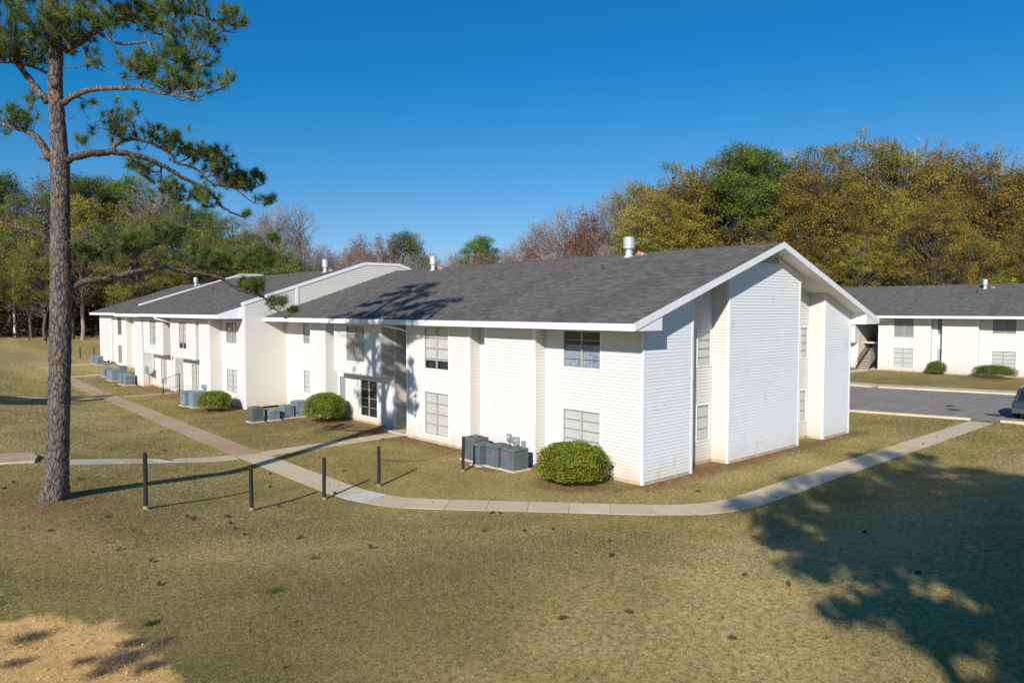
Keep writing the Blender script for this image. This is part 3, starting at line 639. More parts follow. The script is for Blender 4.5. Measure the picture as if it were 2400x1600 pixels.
for y_, a, b, z0, fc in [(31.7, -.8, 0, .12, -1), (33.4, -.8, 0, .12, 1), (34.3, -.8, -.2, 2.75, -1), (39.2, -.8, 4, 2.75, 1), (39.2, 0, 4, .12, 1), (41.2, -.8, 4, 2.75, -1), (41.2, 0, 4, .12, -1), (46, -.8, 0, 2.75, 1), (46.6, -.8, 0, .12, -1), (48.6, -.8, 0, .12, 1)]:
    ret(BL, X2, 0, y_, a, b, z0, 5.42 if z0 > 1 or y_ not in (39.2, 41.2) else 2.75, fc)
siding(BL, (X2 + 4, 39.2, 0), (0, 1, 0), (-1, 0, 0), [(0, .12), (2, .12), (2, 5.42), (0, 5.42)], M['cream'])
for a, b in ((34.3, 39.2), (41.2, 46)): MB().box((X2 - .78, a + .02, 2.69), (X2, b - .02, 2.75)).build('overhang_soffit', M['soffit'], BL)
rf2 = roof(BL, -4.1, 5.73, 5.4, 8.88, 28.14, 51.85, False, False, wallx=-2.6)
MB().prism([(-4.1, 28.1, 5.49), (-2.68, 28.1, 5.49), (-2.68, 28.1, 6.22), (-4.13, 28.1, 5.76)], (0, .035, 0)).build('rake_board', M['trim'], rf2, fixn=True)
MB().box((-2.5, 28.2, 5.40), (13.4, 51.7, 5.42)).build('ceiling', M['dark'], BL)
siding(BL, (13.4, 28.1, 0), (0, 1, 0), (1, 0, 0), [(0, .12), (23.7, .12), (23.7, 5.42), (0, 5.42)], M['white'])
# second firewall
fw2 = [(-2.1, .12), (17.9, .12), (17.9, 6.25), (8.6, 9.36), (6.6, 9.34), (-2.1, 6.5)]
siding(BL, (0, 51.9, 0), (1, 0, 0), (0, -1, 0), fw2, M['white'], name='firewall'); MB().prism([(x, 51.905, z) for x, z in fw2], (0, .2, 0)).build('firewall_core', M['white'], BL, fixn=True)
for (a, za), (b, zb) in zip([(17.9, 6.25), (8.6, 9.36), (6.6, 9.34)], [(8.6, 9.36), (6.6, 9.34), (-2.14, 6.49)]):
    MB().prism([(a, 51.85, za - .1), (b, 51.85, zb - .1), (b, 51.85, zb + .04), (a, 51.85, za + .04)], (0, .3, 0)).build('parapet_cap', M['trim'], BL, fixn=True)
# third block, on slightly rising ground
s3 = [(52.1, 62.7, 0, .3, 5.42, [(56, 57.6, 3.4, 5.2, 2, 4, 'dim')], 'white'), (62.7, 67.1, -.6, .3, 5.42, [(64.1, 65.6, 3.55, 5.3, 2, 4, 'dark'), (64.1, 65.6, .75, 2.5, 2, 4, 'dim')], 'white'), (67.1, 71.6, -.9, .3, 5.42, [], 'white')]
facade(BL, 0, 0, s3); ret(BL, 0, 0, 62.7, -.6, 0, .3, 5.42, -1); ret(BL, 0, 0, 67.1, -.9, -.6, .3, 5.42, -1)
ret(BL, 0, 0, 71.6, -.9, 16, .3, 5.42, 1); MB().box((-.58, 62.7, -.1), (-.4, 67.1, .3)).build('foundation', M['found'], BL); MB().box((-.88, 67.1, -.1), (-.6, 71.6, .3)).build('foundation', M['found'], BL)
rf3 = roof(BL, -1.5, 5.75, 8.0, 8.9, 52.1, 73.2, False, True, wallx=0)
for x, y, b in ((7.5, 6.75, .0), (7.55, 22.7, 0), (4.85, 32.0, 1), (7.2, 66.0, 2)):
    flue(BL, x, y, (5.57 + SLOPE * (x + 1.45)) if b == 0 else (5.73 + SLOPE * (x + 4.1)) if b == 1 else 5.75 + SLOPE * (x + 1.5), 0.95 if y < 10 else .92, .27 if y < 10 else .22)
for x, y, b in ((5.45, 6.6, 0), (1.8, 45.5, 1)):
    z_ = 5.57 + SLOPE * (x + 1.45) if b == 0 else 5.73 + SLOPE * (x + 4.1); m = MB().cyl((x, y, z_ - .02), (x, y, z_ + .2), .05, n=10).cyl((x, y, z_ - .05), (x, y, z_ + .05), .12, .05, 10); m.build('plumbing_vent', M['black'], BL)
# gutter drop and downspouts
m = MB(); m.tube([(-1.52, 14.1, 5.42), (-1.5, 13.95, 5.26), (-.95, 13.5, 5.12), (-.68, 13.36, 5.0), (-.66, 13.36, 4.7), (-.66, 13.36, .2), (-.74, 13.36, .1)], .042, 8); m.build('downspout', M['trim'], BL)
m = MB(); m.box((-1.56, 13.95, 5.40), (-1.48, 17.6, 5.56)); m.build('gutter', M['trim'], BL)
m = MB(); m.tube([(-4.17, 40.6, 5.55), (-4.1, 40.5, 5.4), (-3.6, 39.4, 5.22), (-3.44, 39.15, 5.1), (-3.44, 39.12, .3)], .04, 8); m.build('downspout', M['trim'], BL); MB().box((-4.21, 40.5, 5.55), (-4.13, 44.8, 5.70)).build('gutter', M['trim'], BL)
# railing at the second breezeway
m = MB(); 
for (x, y) in ((-4.0, 39.3), (-2.9, 39.3)): m.cyl((x, y, 0), (x, y, 1.15 if x < -3.5 else 1.5), .035, n=8)
m.cyl((-4.0, 39.3, 1.12), (-2.9, 39.3, 1.48), .02, n=6).cyl((-4.0, 39.3, .25), (-2.9, 39.3, .6), .02, n=6)
for i in range(1, 8): x = -4.0 + i * .1375; m.cyl((x, 39.3, .28 + i * .045), (x, 39.3, 1.12 + i * .045), .009, n=5)
m.build('railing', M['stairs'], BL)

# ---------------------------------------------------------------- building across the parking lot
BR = empty('apartment_building', (57, 1, 0), 'second white two-storey apartment building beyond the parking lot, with a stair in its breezeway', 'building')
XR, YR = 56.9, .95; front(BR, XR, YR, 1); vcorner(BR, XR, YR, .12, 5.34, 1, 1)
siding(BR, (XR, YR, 0), (1, 0, 0), (0, -1, 0), [(0, .12), (16.1, .12), (16.1, 5.4), (8.05, 8.4), (0, 5.4)], M['grey'])
siding(BR, (XR + 16.1, YR, 0), (0, 1, 0), (1, 0, 0), [(0, .12), (35, .12), (35, 5.34), (0, 5.34)], M['white'])
facade(BR, XR, YR, [(27.9, 35, 0, .12, 5.34, [(29, 30.8, 3.4, 5.2, 2, 4, 'dim'), (29, 30.8, .4, 2.3, 2, 4, 'blind')], 'white')]); ret(BR, XR, YR, 35, 0, 16.1, .12, 5.34, 1)
rfr = roof(BR, XR - 1.95, 5.47, XR + 7.6, 8.62, YR - .75, YR + 35.7, True, True, wallx=XR)
MB().box((XR + .05, YR + .1, 5.36), (XR + 16, YR + 34.9, 5.38)).build('ceiling', M['dark'], BR)
flue(BR, 63.0, 7.05, 5.47 + (63 - XR + 1.95) * .33, .95, .23)
MB().cyl((61.6, 7.3, 7.55), (61.6, 7.3, 8.0), .06, n=10).build('plumbing_vent', M['black'], BR)
m = MB(); m.tube([(XR - 2.0, 14.4, 5.3), (XR - 1.9, 14.2, 5.1), (XR - .75, 13.5, 4.95), (XR - .68, 13.3, 4.7), (XR - .68, 13.3, .2)], .045, 8); m.build('downspout', M['trim'], BR)
st = MB().obox((XR - .9, 15.05, .05), (4.6, 0, 2.75), (0, .06, 0), (0, 0, .26)).obox((XR - .9, 16.35, .05), (4.6, 0, 2.75), (0, .06, 0), (0, 0, .26)).build('stair', M['stairs'], BR)
for i in range(14):
    MB().box((XR - .75 + i * .31, 15.1, .18 + i * .19), (XR - .45 + i * .31, 16.36, .23 + i * .19)).build('stair_tread', M['pad'], st)
m = MB()
for i in range(15): x = XR - .7 + i * .3; m.cyl((x, 16.38, .2 + i * .18), (x, 16.38, 1.1 + i * .18), .018, n=5)
m.cyl((XR - .8, 16.38, 1.05), (XR + 3.7, 16.38, 3.72), .025, n=6).cyl((XR - .8, 16.38, .6), (XR + 3.7, 16.38, 3.27), .02, n=6); m.build('stair_railing', M['stairs'], st)

# ---------------------------------------------------------------- condensers
def ac(x0, y0, x1, y1, h, label, mat='ac', style='h', badge=False, z=None, group=None, pad=True):
    z = tz(x0, y0) if z is None else z; cx_, cy_ = (x0 + x1) / 2, (y0 + y1) / 2
    r = empty('air_conditioner', (cx_, cy_, z), label, 'air conditioner', group); A, Bm = M[mat], M['acd']; zb = z + .07
    if pad: MB().box((x0 - .08, y0 - .08, z - .05), (x1 + .08, y1 + .08, z + .06)).build('pad', M['pad'], r, bevel=.01)
    MB().box((x0 + .03, y0 + .03, zb), (x1 - .03, y1 - .03, z + h - .05)).build('coil', Bm, r)
    MB().box((x0, y0, z + .06), (x1, y1, z + .11)).build('base_pan', A, r, bevel=.012)
    t = MB().box((x0 - .005, y0 - .005, z + h - .09), (x1 + .005, y1 + .005, z + h)).build('top_panel', A, r, bevel=.02)
    R0 = min(x1 - x0, y1 - y0) * .40; g = MB()
    for q in (1, .8, .6, .4, .2):
        pts = [(cx_ + R0 * q * math.cos(a), cy_ + R0 * q * math.sin(a), z + h + .012) for a in [i * math.pi / 10 for i in range(21)]]; g.tube(pts, .007, 4)
    for i in range(8): a = i * math.pi / 4; g.tube([(cx_, cy_, z + h + .014), (cx_ + R0 * math.cos(a), cy_ + R0 * math.sin(a), z + h + .014)], .006, 4)
    MB().cyl((cx_, cy_, z + h - .02), (cx_, cy_, z + h + .004), R0, n=24).build('fan_opening', Bm, r); g.build('fan_grille', A, r)
    for x, y in ((x0, y0), (x1 - .06, y0), (x0, y1 - .06), (x1 - .06, y1 - .06)): MB().box((x, y, z + .1), (x + .06, y + .06, z + h - .08)).build('corner_post', A, r)
    if style == 'h':
        lv = MB(); n = int((h - .2) / .055)
        for i in range(n):
            q = z + .125 + i * .055
            lv.obox((x0 - .004, y0 + .05, q), (0, y1 - y0 - .1, 0), (.02, 0, .028), (0, 0, .022)); lv.obox((x0 + .05, y0 - .004, q), (x1 - x0 - .1, 0, 0), (0, .02, .028), (0, 0, .022))
            lv.obox((x1 + .004, y0 + .05, q), (0, y1 - y0 - .1, 0), (-.02, 0, .028), (0, 0, .022)); lv.obox((x0 + .05, y1 + .004, q), (x1 - x0 - .1, 0, 0), (0, -.02, .028), (0, 0, .022))
        tag(lv.build('louvres', A, r), kind='stuff')
    else:
        lv = MB()
        for i in range(int((y1 - y0 - .1) / .05)): y = y0 + .06 + i * .05; lv.box((x0 - .003, y, z + .1), (x0 + .03, y + .03, z + h - .08)); lv.box((x1 - .03, y, z + .1), (x1 + .003, y + .03, z + h - .08))
        for i in range(int((x1 - x0 - .1) / .05)): x = x0 + .06 + i * .05; lv.box((x, y0 - .003, z + .1), (x + .03, y0 + .03, z + h - .08)); lv.box((x, y1 - .03, z + .1), (x + .03, y1 + .003, z + h - .08))
        tag(lv.build('louvres', A, r), kind='stuff')
    if badge:
        MB().box((x0 - .012, y0 + .12, z + .1), (x0 - .006, y1 - .2, z + h - .1)).build('service_panel', A, r); m = MB(); yb = (y0 + y1) / 2 + .04; m.obox((x0 - .0125, yb - .075, z + h - .28), (0, .15, 0), (-.005, 0, 0), (0, 0, .065)); m.build('badge', M['badge'], r)
    m = MB(); m.tube([(x1 - .05, y0 + .1, z + .3), (x1 + .15, y0 + .05, z + .25), (x1 + .3, y0 + .05, z + .3)], .025, 6); m.build('refrigerant_line', M['black'], r)
    return r
G1 = 'condensers against the near wall'
ac(-1.92, 4.45, -1.18, 5.16, .84, 'dark grey-green air conditioner with red badge, nearest the round bush', 'ac', 'h', True)
ac(-1.97, 5.30, -1.25, 5.98, .86, 'grey-green air conditioner with red badge, second from the round bush', 'ac', 'h', True)
ac(-2.22, 6.08, -1.65, 6.50, .84, 'narrow grey-green air conditioner with a black slot, before the tall rear one', 'ac', 'h')
ac(-1.86, 6.85, -1.12, 7.62, .93, 'taller grey-green air conditioner behind the dark post', 'ac', 'v')
ac(-4.42, 22.5, -3.80, 23.1, .82, 'tall grey-green air conditioner in front of the cream firewall, leftmost of its row', 'ac', 'v')
ac(-3.50, 22.5, -2.90, 23.05, .60, 'low grey air conditioner second in the row by the cream firewall', 'ac2', 'v')
ac(-2.55, 22.75, -1.95, 23.35, .74, 'blue-grey air conditioner third in the row by the cream firewall', 'ac2', 'v')
ac(-1.80, 22.8, -1.05, 23.5, .90, 'pale blue-grey air conditioner tucked behind the bush by the firewall', 'ac2', 'h')
ac(-4.95, 31.7, -4.30, 32.5, .95, 'blue-grey ribbed air conditioner left of the bush before the second block, its far one', 'ac2', 'h')
ac(-4.75, 30.75, -3.85, 31.55, .98, 'blue-grey ribbed air conditioner touching the bush before the second block', 'ac2', 'h')
ac(-4.35, 47.9, -3.65, 48.6, .88, 'grey air conditioner with grille, right one of the pair by the white pilaster', 'ac2', 'v')
ac(-4.35, 49.1, -3.65, 49.8, .88, 'grey air conditioner, left one of the pair by the white pilaster', 'ac2', 'v')
ac(-4.2, 52.6, -3.5, 54.3, .95, 'large pale blue-grey air conditioner on worn ground near the far walk', 'ac2', 'h')
ac(-3.9, 56.6, -3.2, 57.5, .85, 'blue-grey air conditioner behind the large pale one', 'ac2', 'v')
ac(-2.6, 57.0, -1.9, 58.0, .85, 'dark-sided air conditioner near the wall of the far block', 'ac2', 'v')
ac(-2.5, 65.9, -1.9, 66.6, .85, 'grey air conditioner at the far block, right of two', 'ac2', 'v')
ac(-2.6, 67.2, -2.0, 67.9, .85, 'grey air conditioner at the far block, left of two', 'ac2', 'v')
# meter boxes
for i, (y, z_, w_, h_, lb) in enumerate([(6.10, .80, .19, .30, 'leftmost grey meter on the white wall above the condensers'), (5.83, .77, .15, .24, 'small square grey box between two round-nosed meters'), (5.62, .73, .19, .30, 'third grey meter from the left above the condensers'), (5.26, .68, .15, .25, 'rightmost grey box on the white wall, nearest the bush')]):
    r = empty('electric_meter', (-.6, y, z_), lb, 'electric meter'); MB().box((-.74, y - w_ / 2, z_), (-.62, y + w_ / 2, z_ + h_)).build('box', M['galv'], r, bevel=.012)
    if w_ > .17: MB().cyl((-.74, y, z_ + .17), (-.80, y, z_ + .17), .065, n=16).build('dial', M['flue'], r)
    MB().cyl((-.66, y, 0), (-.66, y, z_), .02, n=8).build('conduit', M['galv'], r)
r = empty('electric_meter', (0, 24.1, .5), 'grey meter box on the wall just above the bush by the firewall', 'electric meter'); MB().box((-.14, 23.9, .55), (-.03, 24.3, .95)).build('box', M['galv'], r, bevel=.01); MB().cyl((-.07, 24.1, 0), (-.07, 24.1, .55), .02, n=8).build('conduit', M['galv'], r)
r = empty('utility_box', (-2.9, 46.3, 1), 'tilted grey utility box on a pipe against the second block', 'utility box'); MB().obox((-3.35, 45.6, 1.0), (0, .75, .1), (.1, 0, .02), (.0, -.25, .55)).build('box', M['galv'], r); MB().cyl((-3.2, 45.6, -.05), (-3.2, 45.6, 1.1), .04, n=8).build('pipe', M['rust'], r)
r = empty('electric_meter', (-3.4, 32.3, 1), 'grey meter box low on the white pilaster of the second block', 'electric meter'); MB().box((-3.56, 32.2, .95), (-3.44, 32.8, 1.22)).build('box', M['galv'], r, bevel=.01); MB().cyl((-3.49, 32.5, 0), (-3.49, 32.5, .95), .02, n=8).build('conduit', M['galv'], r)

# ---------------------------------------------------------------- hedges
def quads(C, N, size, asp=1.0):
    "leaf quads at C with normals N"
    n = len(C); t = RNG.normal(size=(n, 3)); t -= (t * N).sum(1, keepdims=True) * N; t /= np.linalg.norm(t, axis=1, keepdims=True) + 1e-9; b = np.cross(N, t)
    s = (size if hasattr(size, '__len__') else np.full(n, size))[:, None]; a = t * s * .5; c = b * s * .5 * asp
    return np.stack([C - a, C - c, C + a, C + c], 1).reshape(-1, 3)
def hedge_mesh(rx, ry, h, n=15000, leaf=.055):
    d = RNG.normal(size=(n * 2, 3)); d /= np.linalg.norm(d, axis=1, keepdims=True); d = d[d[:, 2] > -.55][:n]
    lump = np.array([mnoise.noise(Vector(p * 2.2)) for p in d]) * .13 + np.array([mnoise.noise(Vector(p * 5.5)) for p in d]) * .08
    r = (1 + lump) * RNG.uniform(.84, 1.04, len(d)) * np.where(RNG.uniform(size=len(d)) < .02, RNG.uniform(1.02, 1.09, len(d)), 1); zz = d[:, 2] * r; sgn = np.sign(zz) * np.abs(zz) ** .85
    P = np.stack([d[:, 0] * r * rx, d[:, 1] * r * ry, h * .5 + sgn * h * .53], -1); P[:, 2] = np.maximum(P[:, 2], .02)
    N = d * .8 + RNG.normal(size=d.shape) * .55; N /= np.linalg.norm(N, axis=1, keepdims=True)
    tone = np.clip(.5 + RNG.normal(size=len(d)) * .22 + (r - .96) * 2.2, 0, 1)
    return np_mesh('foliage', quads(P, N, RNG.uniform(.7, 1.3, len(d)) * leaf, .7), 4, M['hedge'], tone)
HM = hedge_mesh(1, 1, 1)
def hedge(x, y, rx, ry, h, label, grp=None, n=15000, rz_=0):
    r = empty('round_bush', (x, y, tz(x, y)), label, 'bush', grp, rz_)
    me = hedge_mesh(rx, ry, h, n); link('foliage', me, r)
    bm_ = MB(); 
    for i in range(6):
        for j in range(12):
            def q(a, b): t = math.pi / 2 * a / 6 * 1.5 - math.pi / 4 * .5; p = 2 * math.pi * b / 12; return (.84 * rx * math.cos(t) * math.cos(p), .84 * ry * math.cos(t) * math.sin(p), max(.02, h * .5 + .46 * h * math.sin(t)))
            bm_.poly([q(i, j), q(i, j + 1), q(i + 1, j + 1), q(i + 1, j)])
    me2 = bpy.data.meshes.new('dark_core'); me2.from_pydata(bm_.v, [], bm_.f); me2.materials.append(M['core']); link('dark_core', me2, r)  # dark shell stands in for the shaded inside of the bush
    return r
hedge(-1.40, 1.95, 1.22, 1.22, 1.36, 'big clipped round bush below the corner windows, right of the badged condensers', n=20000)
hedge(-1.2, 20.5, 1.1, 1.1, 1.5, 'clipped round bush by the recessed entry, before the patio window', n=14000)
hedge(-4.15, 28.75, .95, 1.1, 1.15, 'clipped round bush at the front corner of the cream firewall', n=10000)
hedge(55.2, 8.7, .85, .85, 1.22, 'small clipped round bush before the building across the parking lot', n=4500)
hedge(54.8, 3.9, .9, 1.75, 1.15, 'wide clipped oval bush before the building across the parking lot', n=7000)
hedge(-3.4, 51.2, .5, .7, .75, 'small loose shrub between condensers beside the far walk', n=2500)

# ---------------------------------------------------------------- posts
def post(x, y, h, label, grp=None, lean=0, name='wooden_post'):
    z_ = tz(x, y); r = empty(name, (x, y, z_), label, 'post', grp)
    pts = [(x + lean * t + .006 * math.sin(5 * t + x), y + .006 * math.cos(4 * t + y), z_ + h * t) for t in (0, .12, .3, .5, .7, .9, .985, 1)]
    MB().tube(pts, [.062, .06, .058, .058, .057, .057, .056, .045], 12).build('shaft', M['wood_post'], r, smooth=False)
    MB().cyl((x, y, z_ - .05), (x, y, z_ + .09), .078, .070, 12).build('base_sleeve', M['post_base'], r)
    return r
post(-14.14, 5.75, 1.53, 'dark wooden post in the lawn right of the pine, leftmost of the near posts')
post(-11.51, 5.08, 1.32, 'dark wooden post in the lawn, second from the pine')
post(-8.95, 5.62, 1.34, 'dark wooden post at the very edge of the curving walk')
post(-6.75, 5.95, 1.39, 'dark wooden post inside the curve of the walk, on the building side')
post(-3.19, 5.85, 1.31, 'dark wooden post standing right before the condensers')
G = 'far dark posts along the field edge'
for x, y, lb in [(-3.99, 94.6, 'far dark post near the wood, leftmost by the pale pole'), (-2.9, 89.9, 'far dark post near the wood, just left of the pine trunk'), (-2.84, 71.5, 'far dark post just right of the pine trunk'), (-1.7, 70.8, 'far rusty post behind the farthest condensers')]:
    post(x, y, 1.35, lb, G)
r = MB().tube([(-2.9, 89.9, tz(-2.9, 89.9) + .0), (-3.5, 92.2, 1.9), (-3.99, 94.6, 2.0)], .02, 4)
def pole(x, y, h, r0, mat, lb):
    z_ = tz(x, y); r = empty('utility_pole', (x, y, z_), lb, 'utility pole'); MB().tube([(x, y, z_), (x, y, z_ + h * .5), (x, y, z_ + h)], [r0, r0 * .85, r0 * .7], 10).build('shaft', M[mat], r)
    MB().cyl((x, y, z_ + h), (x, y, z_ + h + .08), r0 * .8, r0 * .3, 10).build('pole_cap', M[mat], r); return r
pole(-4.6, 101.5, 8.3, .17, 'pole', 'tall pale pole before the wood at the far left')
pole(11.5, 90.0, 8.7, .15, 'bpole', 'brown wooden pole rising behind the farthest roof')
c = MB().tube([(-6.75, 5.95, .95), (-5.8, 5.9, .72), (-4.9, 5.88, .66), (-4.0, 5.86, .74), (-3.19, 5.85, .9)], .009, 5).build('cable', M['black']); tag(c, 'thin dark cable sagging between two posts by the condensers', 'cable')

# ---------------------------------------------------------------- parked car at the right edge
def car(x, y, z, label):
    "estate car, rear towards -x; origin at rear centre"
    r = empty('parked_car', (x, y, z), label, 'car'); W = .9
    body = plain('dark_car_paint', (.028, .042, .055), .05, 2, .25, .6); gls = plain('car_glass', (.012, .016, .02), .1, 2, .08, .8); tyre = plain('tyre_rubber', (.02, .02, .02), .1, 8, .9); red = plain('tail_lens', (.35, .01, .02), .1, 6, .2, .6); low = plain('car_cladding', (.07, .075, .08), .1, 4, .6)
    st = [(0, .86, .50, .74), (.06, .89, .40, .98), (.25, .90, .34, 1.02), (1.2, .91, .34, 1.03), (2.6, .91, .34, 1.02), (3.5, .90, .36, .98), (4.1, .84, .40, .85), (4.3, .74, .45, .66)]
    def loft(st, nm, mat):
        m = MB(); rings = []
        for a, hw, z0, z1 in st:
            ring = [(x + a, y + s, z + q) for s, q in ((-hw * .95, z0), (-hw, z0 + .1), (-hw, z1 - .08), (-hw * .95, z1), (hw * .95, z1), (hw, z1 - .08), (hw, z0 + .1), (hw * .95, z0))]; rings.append(len(m.v)); m.v += ring
        for a, b in zip(rings[:-1], rings[1:]):
            for i in range(8): j = (i + 1) % 8; m.f.append((a + i, a + j, b + j, b + i))
        m.f.append(tuple(range(rings[0], rings[0] + 8))); m.f.append(tuple(range(rings[-1], rings[-1] + 8))[::-1]); return m.build(nm, mat, r, fixn=True)
    loft(st, 'body', body); m = MB()
    lower = [(.10, .82, 1.0), (3.25, .82, 1.0)]; upper = [(.38, .66, 1.66), (.7, .68, 1.71), (2.0, .68, 1.70), (2.45, .66, 1.62)]
    def ringm(pts): return pts
    A = [(x + .10, y - .84, z + 1.0), (x + .10, y + .84, z + 1.0), (x + 3.3, y + .84, z + 1.0), (x + 3.3, y - .84, z + 1.0)]; Bq = [(x + .42, y - .68, z + 1.68), (x + .42, y + .68, z + 1.68), (x + 2.35, y + .67, z + 1.68), (x + 2.35, y - .67, z + 1.68)]
    n0 = len(m.v); m.v += A + Bq; m.f += [(4, 5, 6, 7), (0, 1, 5, 4), (1, 2, 6, 5), (2, 3, 7, 6), (3, 0, 4, 7)]; m.build('cabin', body, r, fixn=True, bevel=.05)
    MB().box((x + .45, y - .66, z + 1.67), (x + 2.3, y + .66, z + 1.73)).build('roof_panel', body, r, bevel=.02)
    L = lambda p, q, t: tuple(p[i] + (q[i] - p[i]) * t for i in range(3))
    def pan(a, b, c, d, off, nm, s0, s1, t0, t1, mat):
        q = lambda s, t: Vector(L(L(a, b, s), L(d, c, s), t)) + Vector(off); MB().poly([q(s0, t0), q(s1, t0), q(s1, t1), q(s0, t1)]).build(nm, mat, r)
    pan(A[0], A[1], Bq[1], Bq[0], (-.02, 0, .006), 'rear_window', .12, .88, .14, .85, gls)
    for s, a, b, c, d in ((1, A[1], A[2], Bq[2], Bq[1]), (-1, A[0], A[3], Bq[3], Bq[0])):
        for t0, t1 in ((.04, .27), (.30, .56), (.59, .9)): pan(a, b, c, d, (0, s * .02, .006), 'side_window', t0, t1, .12, .88, gls)
    pan(A[3], A[2], Bq[2], Bq[3], (.02, 0, .006), 'windscreen', .08, .92, .1, .9, gls)
    for s in (1, -1):
        m = MB(); m.prism([(x + .0, y + s * .80, z + .82), (x + .17, y + s * .895, z + .82), (x + .36, y + s * .73, z + 1.46), (x + .27, y + s * .66, z + 1.46)], (-.03, 0, 0)); m.build('tail_light', red, r, fixn=True)
        MB().box((x - .05, y + s * .72 - .13, z + .52), (x + .02, y + s * .72 + .13, z + .60)).build('reflector', red, r)
    MB().box((x - .10, y - .86, z + .36), (x + .2, y + .86, z + .62)).build('rear_bumper', low, r, bevel=.04)
    MB().box((x - .035, y - .26, z + .72), (x - .005, y + .26, z + .84)).build('number_plate', M['trim'], r); MB().tube([(x + .42, y + .60, z + 1.73), (x + 1.3, y + .62, z + 1.78), (x + 2.2, y + .60, z + 1.73)], .018, 6).build('roof_rail', M['flue'], r)
    for a in (.85, 3.45):
        for s in (1, -1):
            t = MB().cyl((x + a, y + s * .72, z + .34), (x + a, y + s * .92, z + .34), .34, n=28).build('wheel', tyre, r, bevel=0); MB().cyl((x + a, y + s * .925, z + .34), (x + a, y + s * .93, z + .34), .2, n=20).build('rim', M['flue'], t)
car(27.2, -4.95, .012, 'dark blue-grey estate car parked at the right edge, rear towards the lawn')

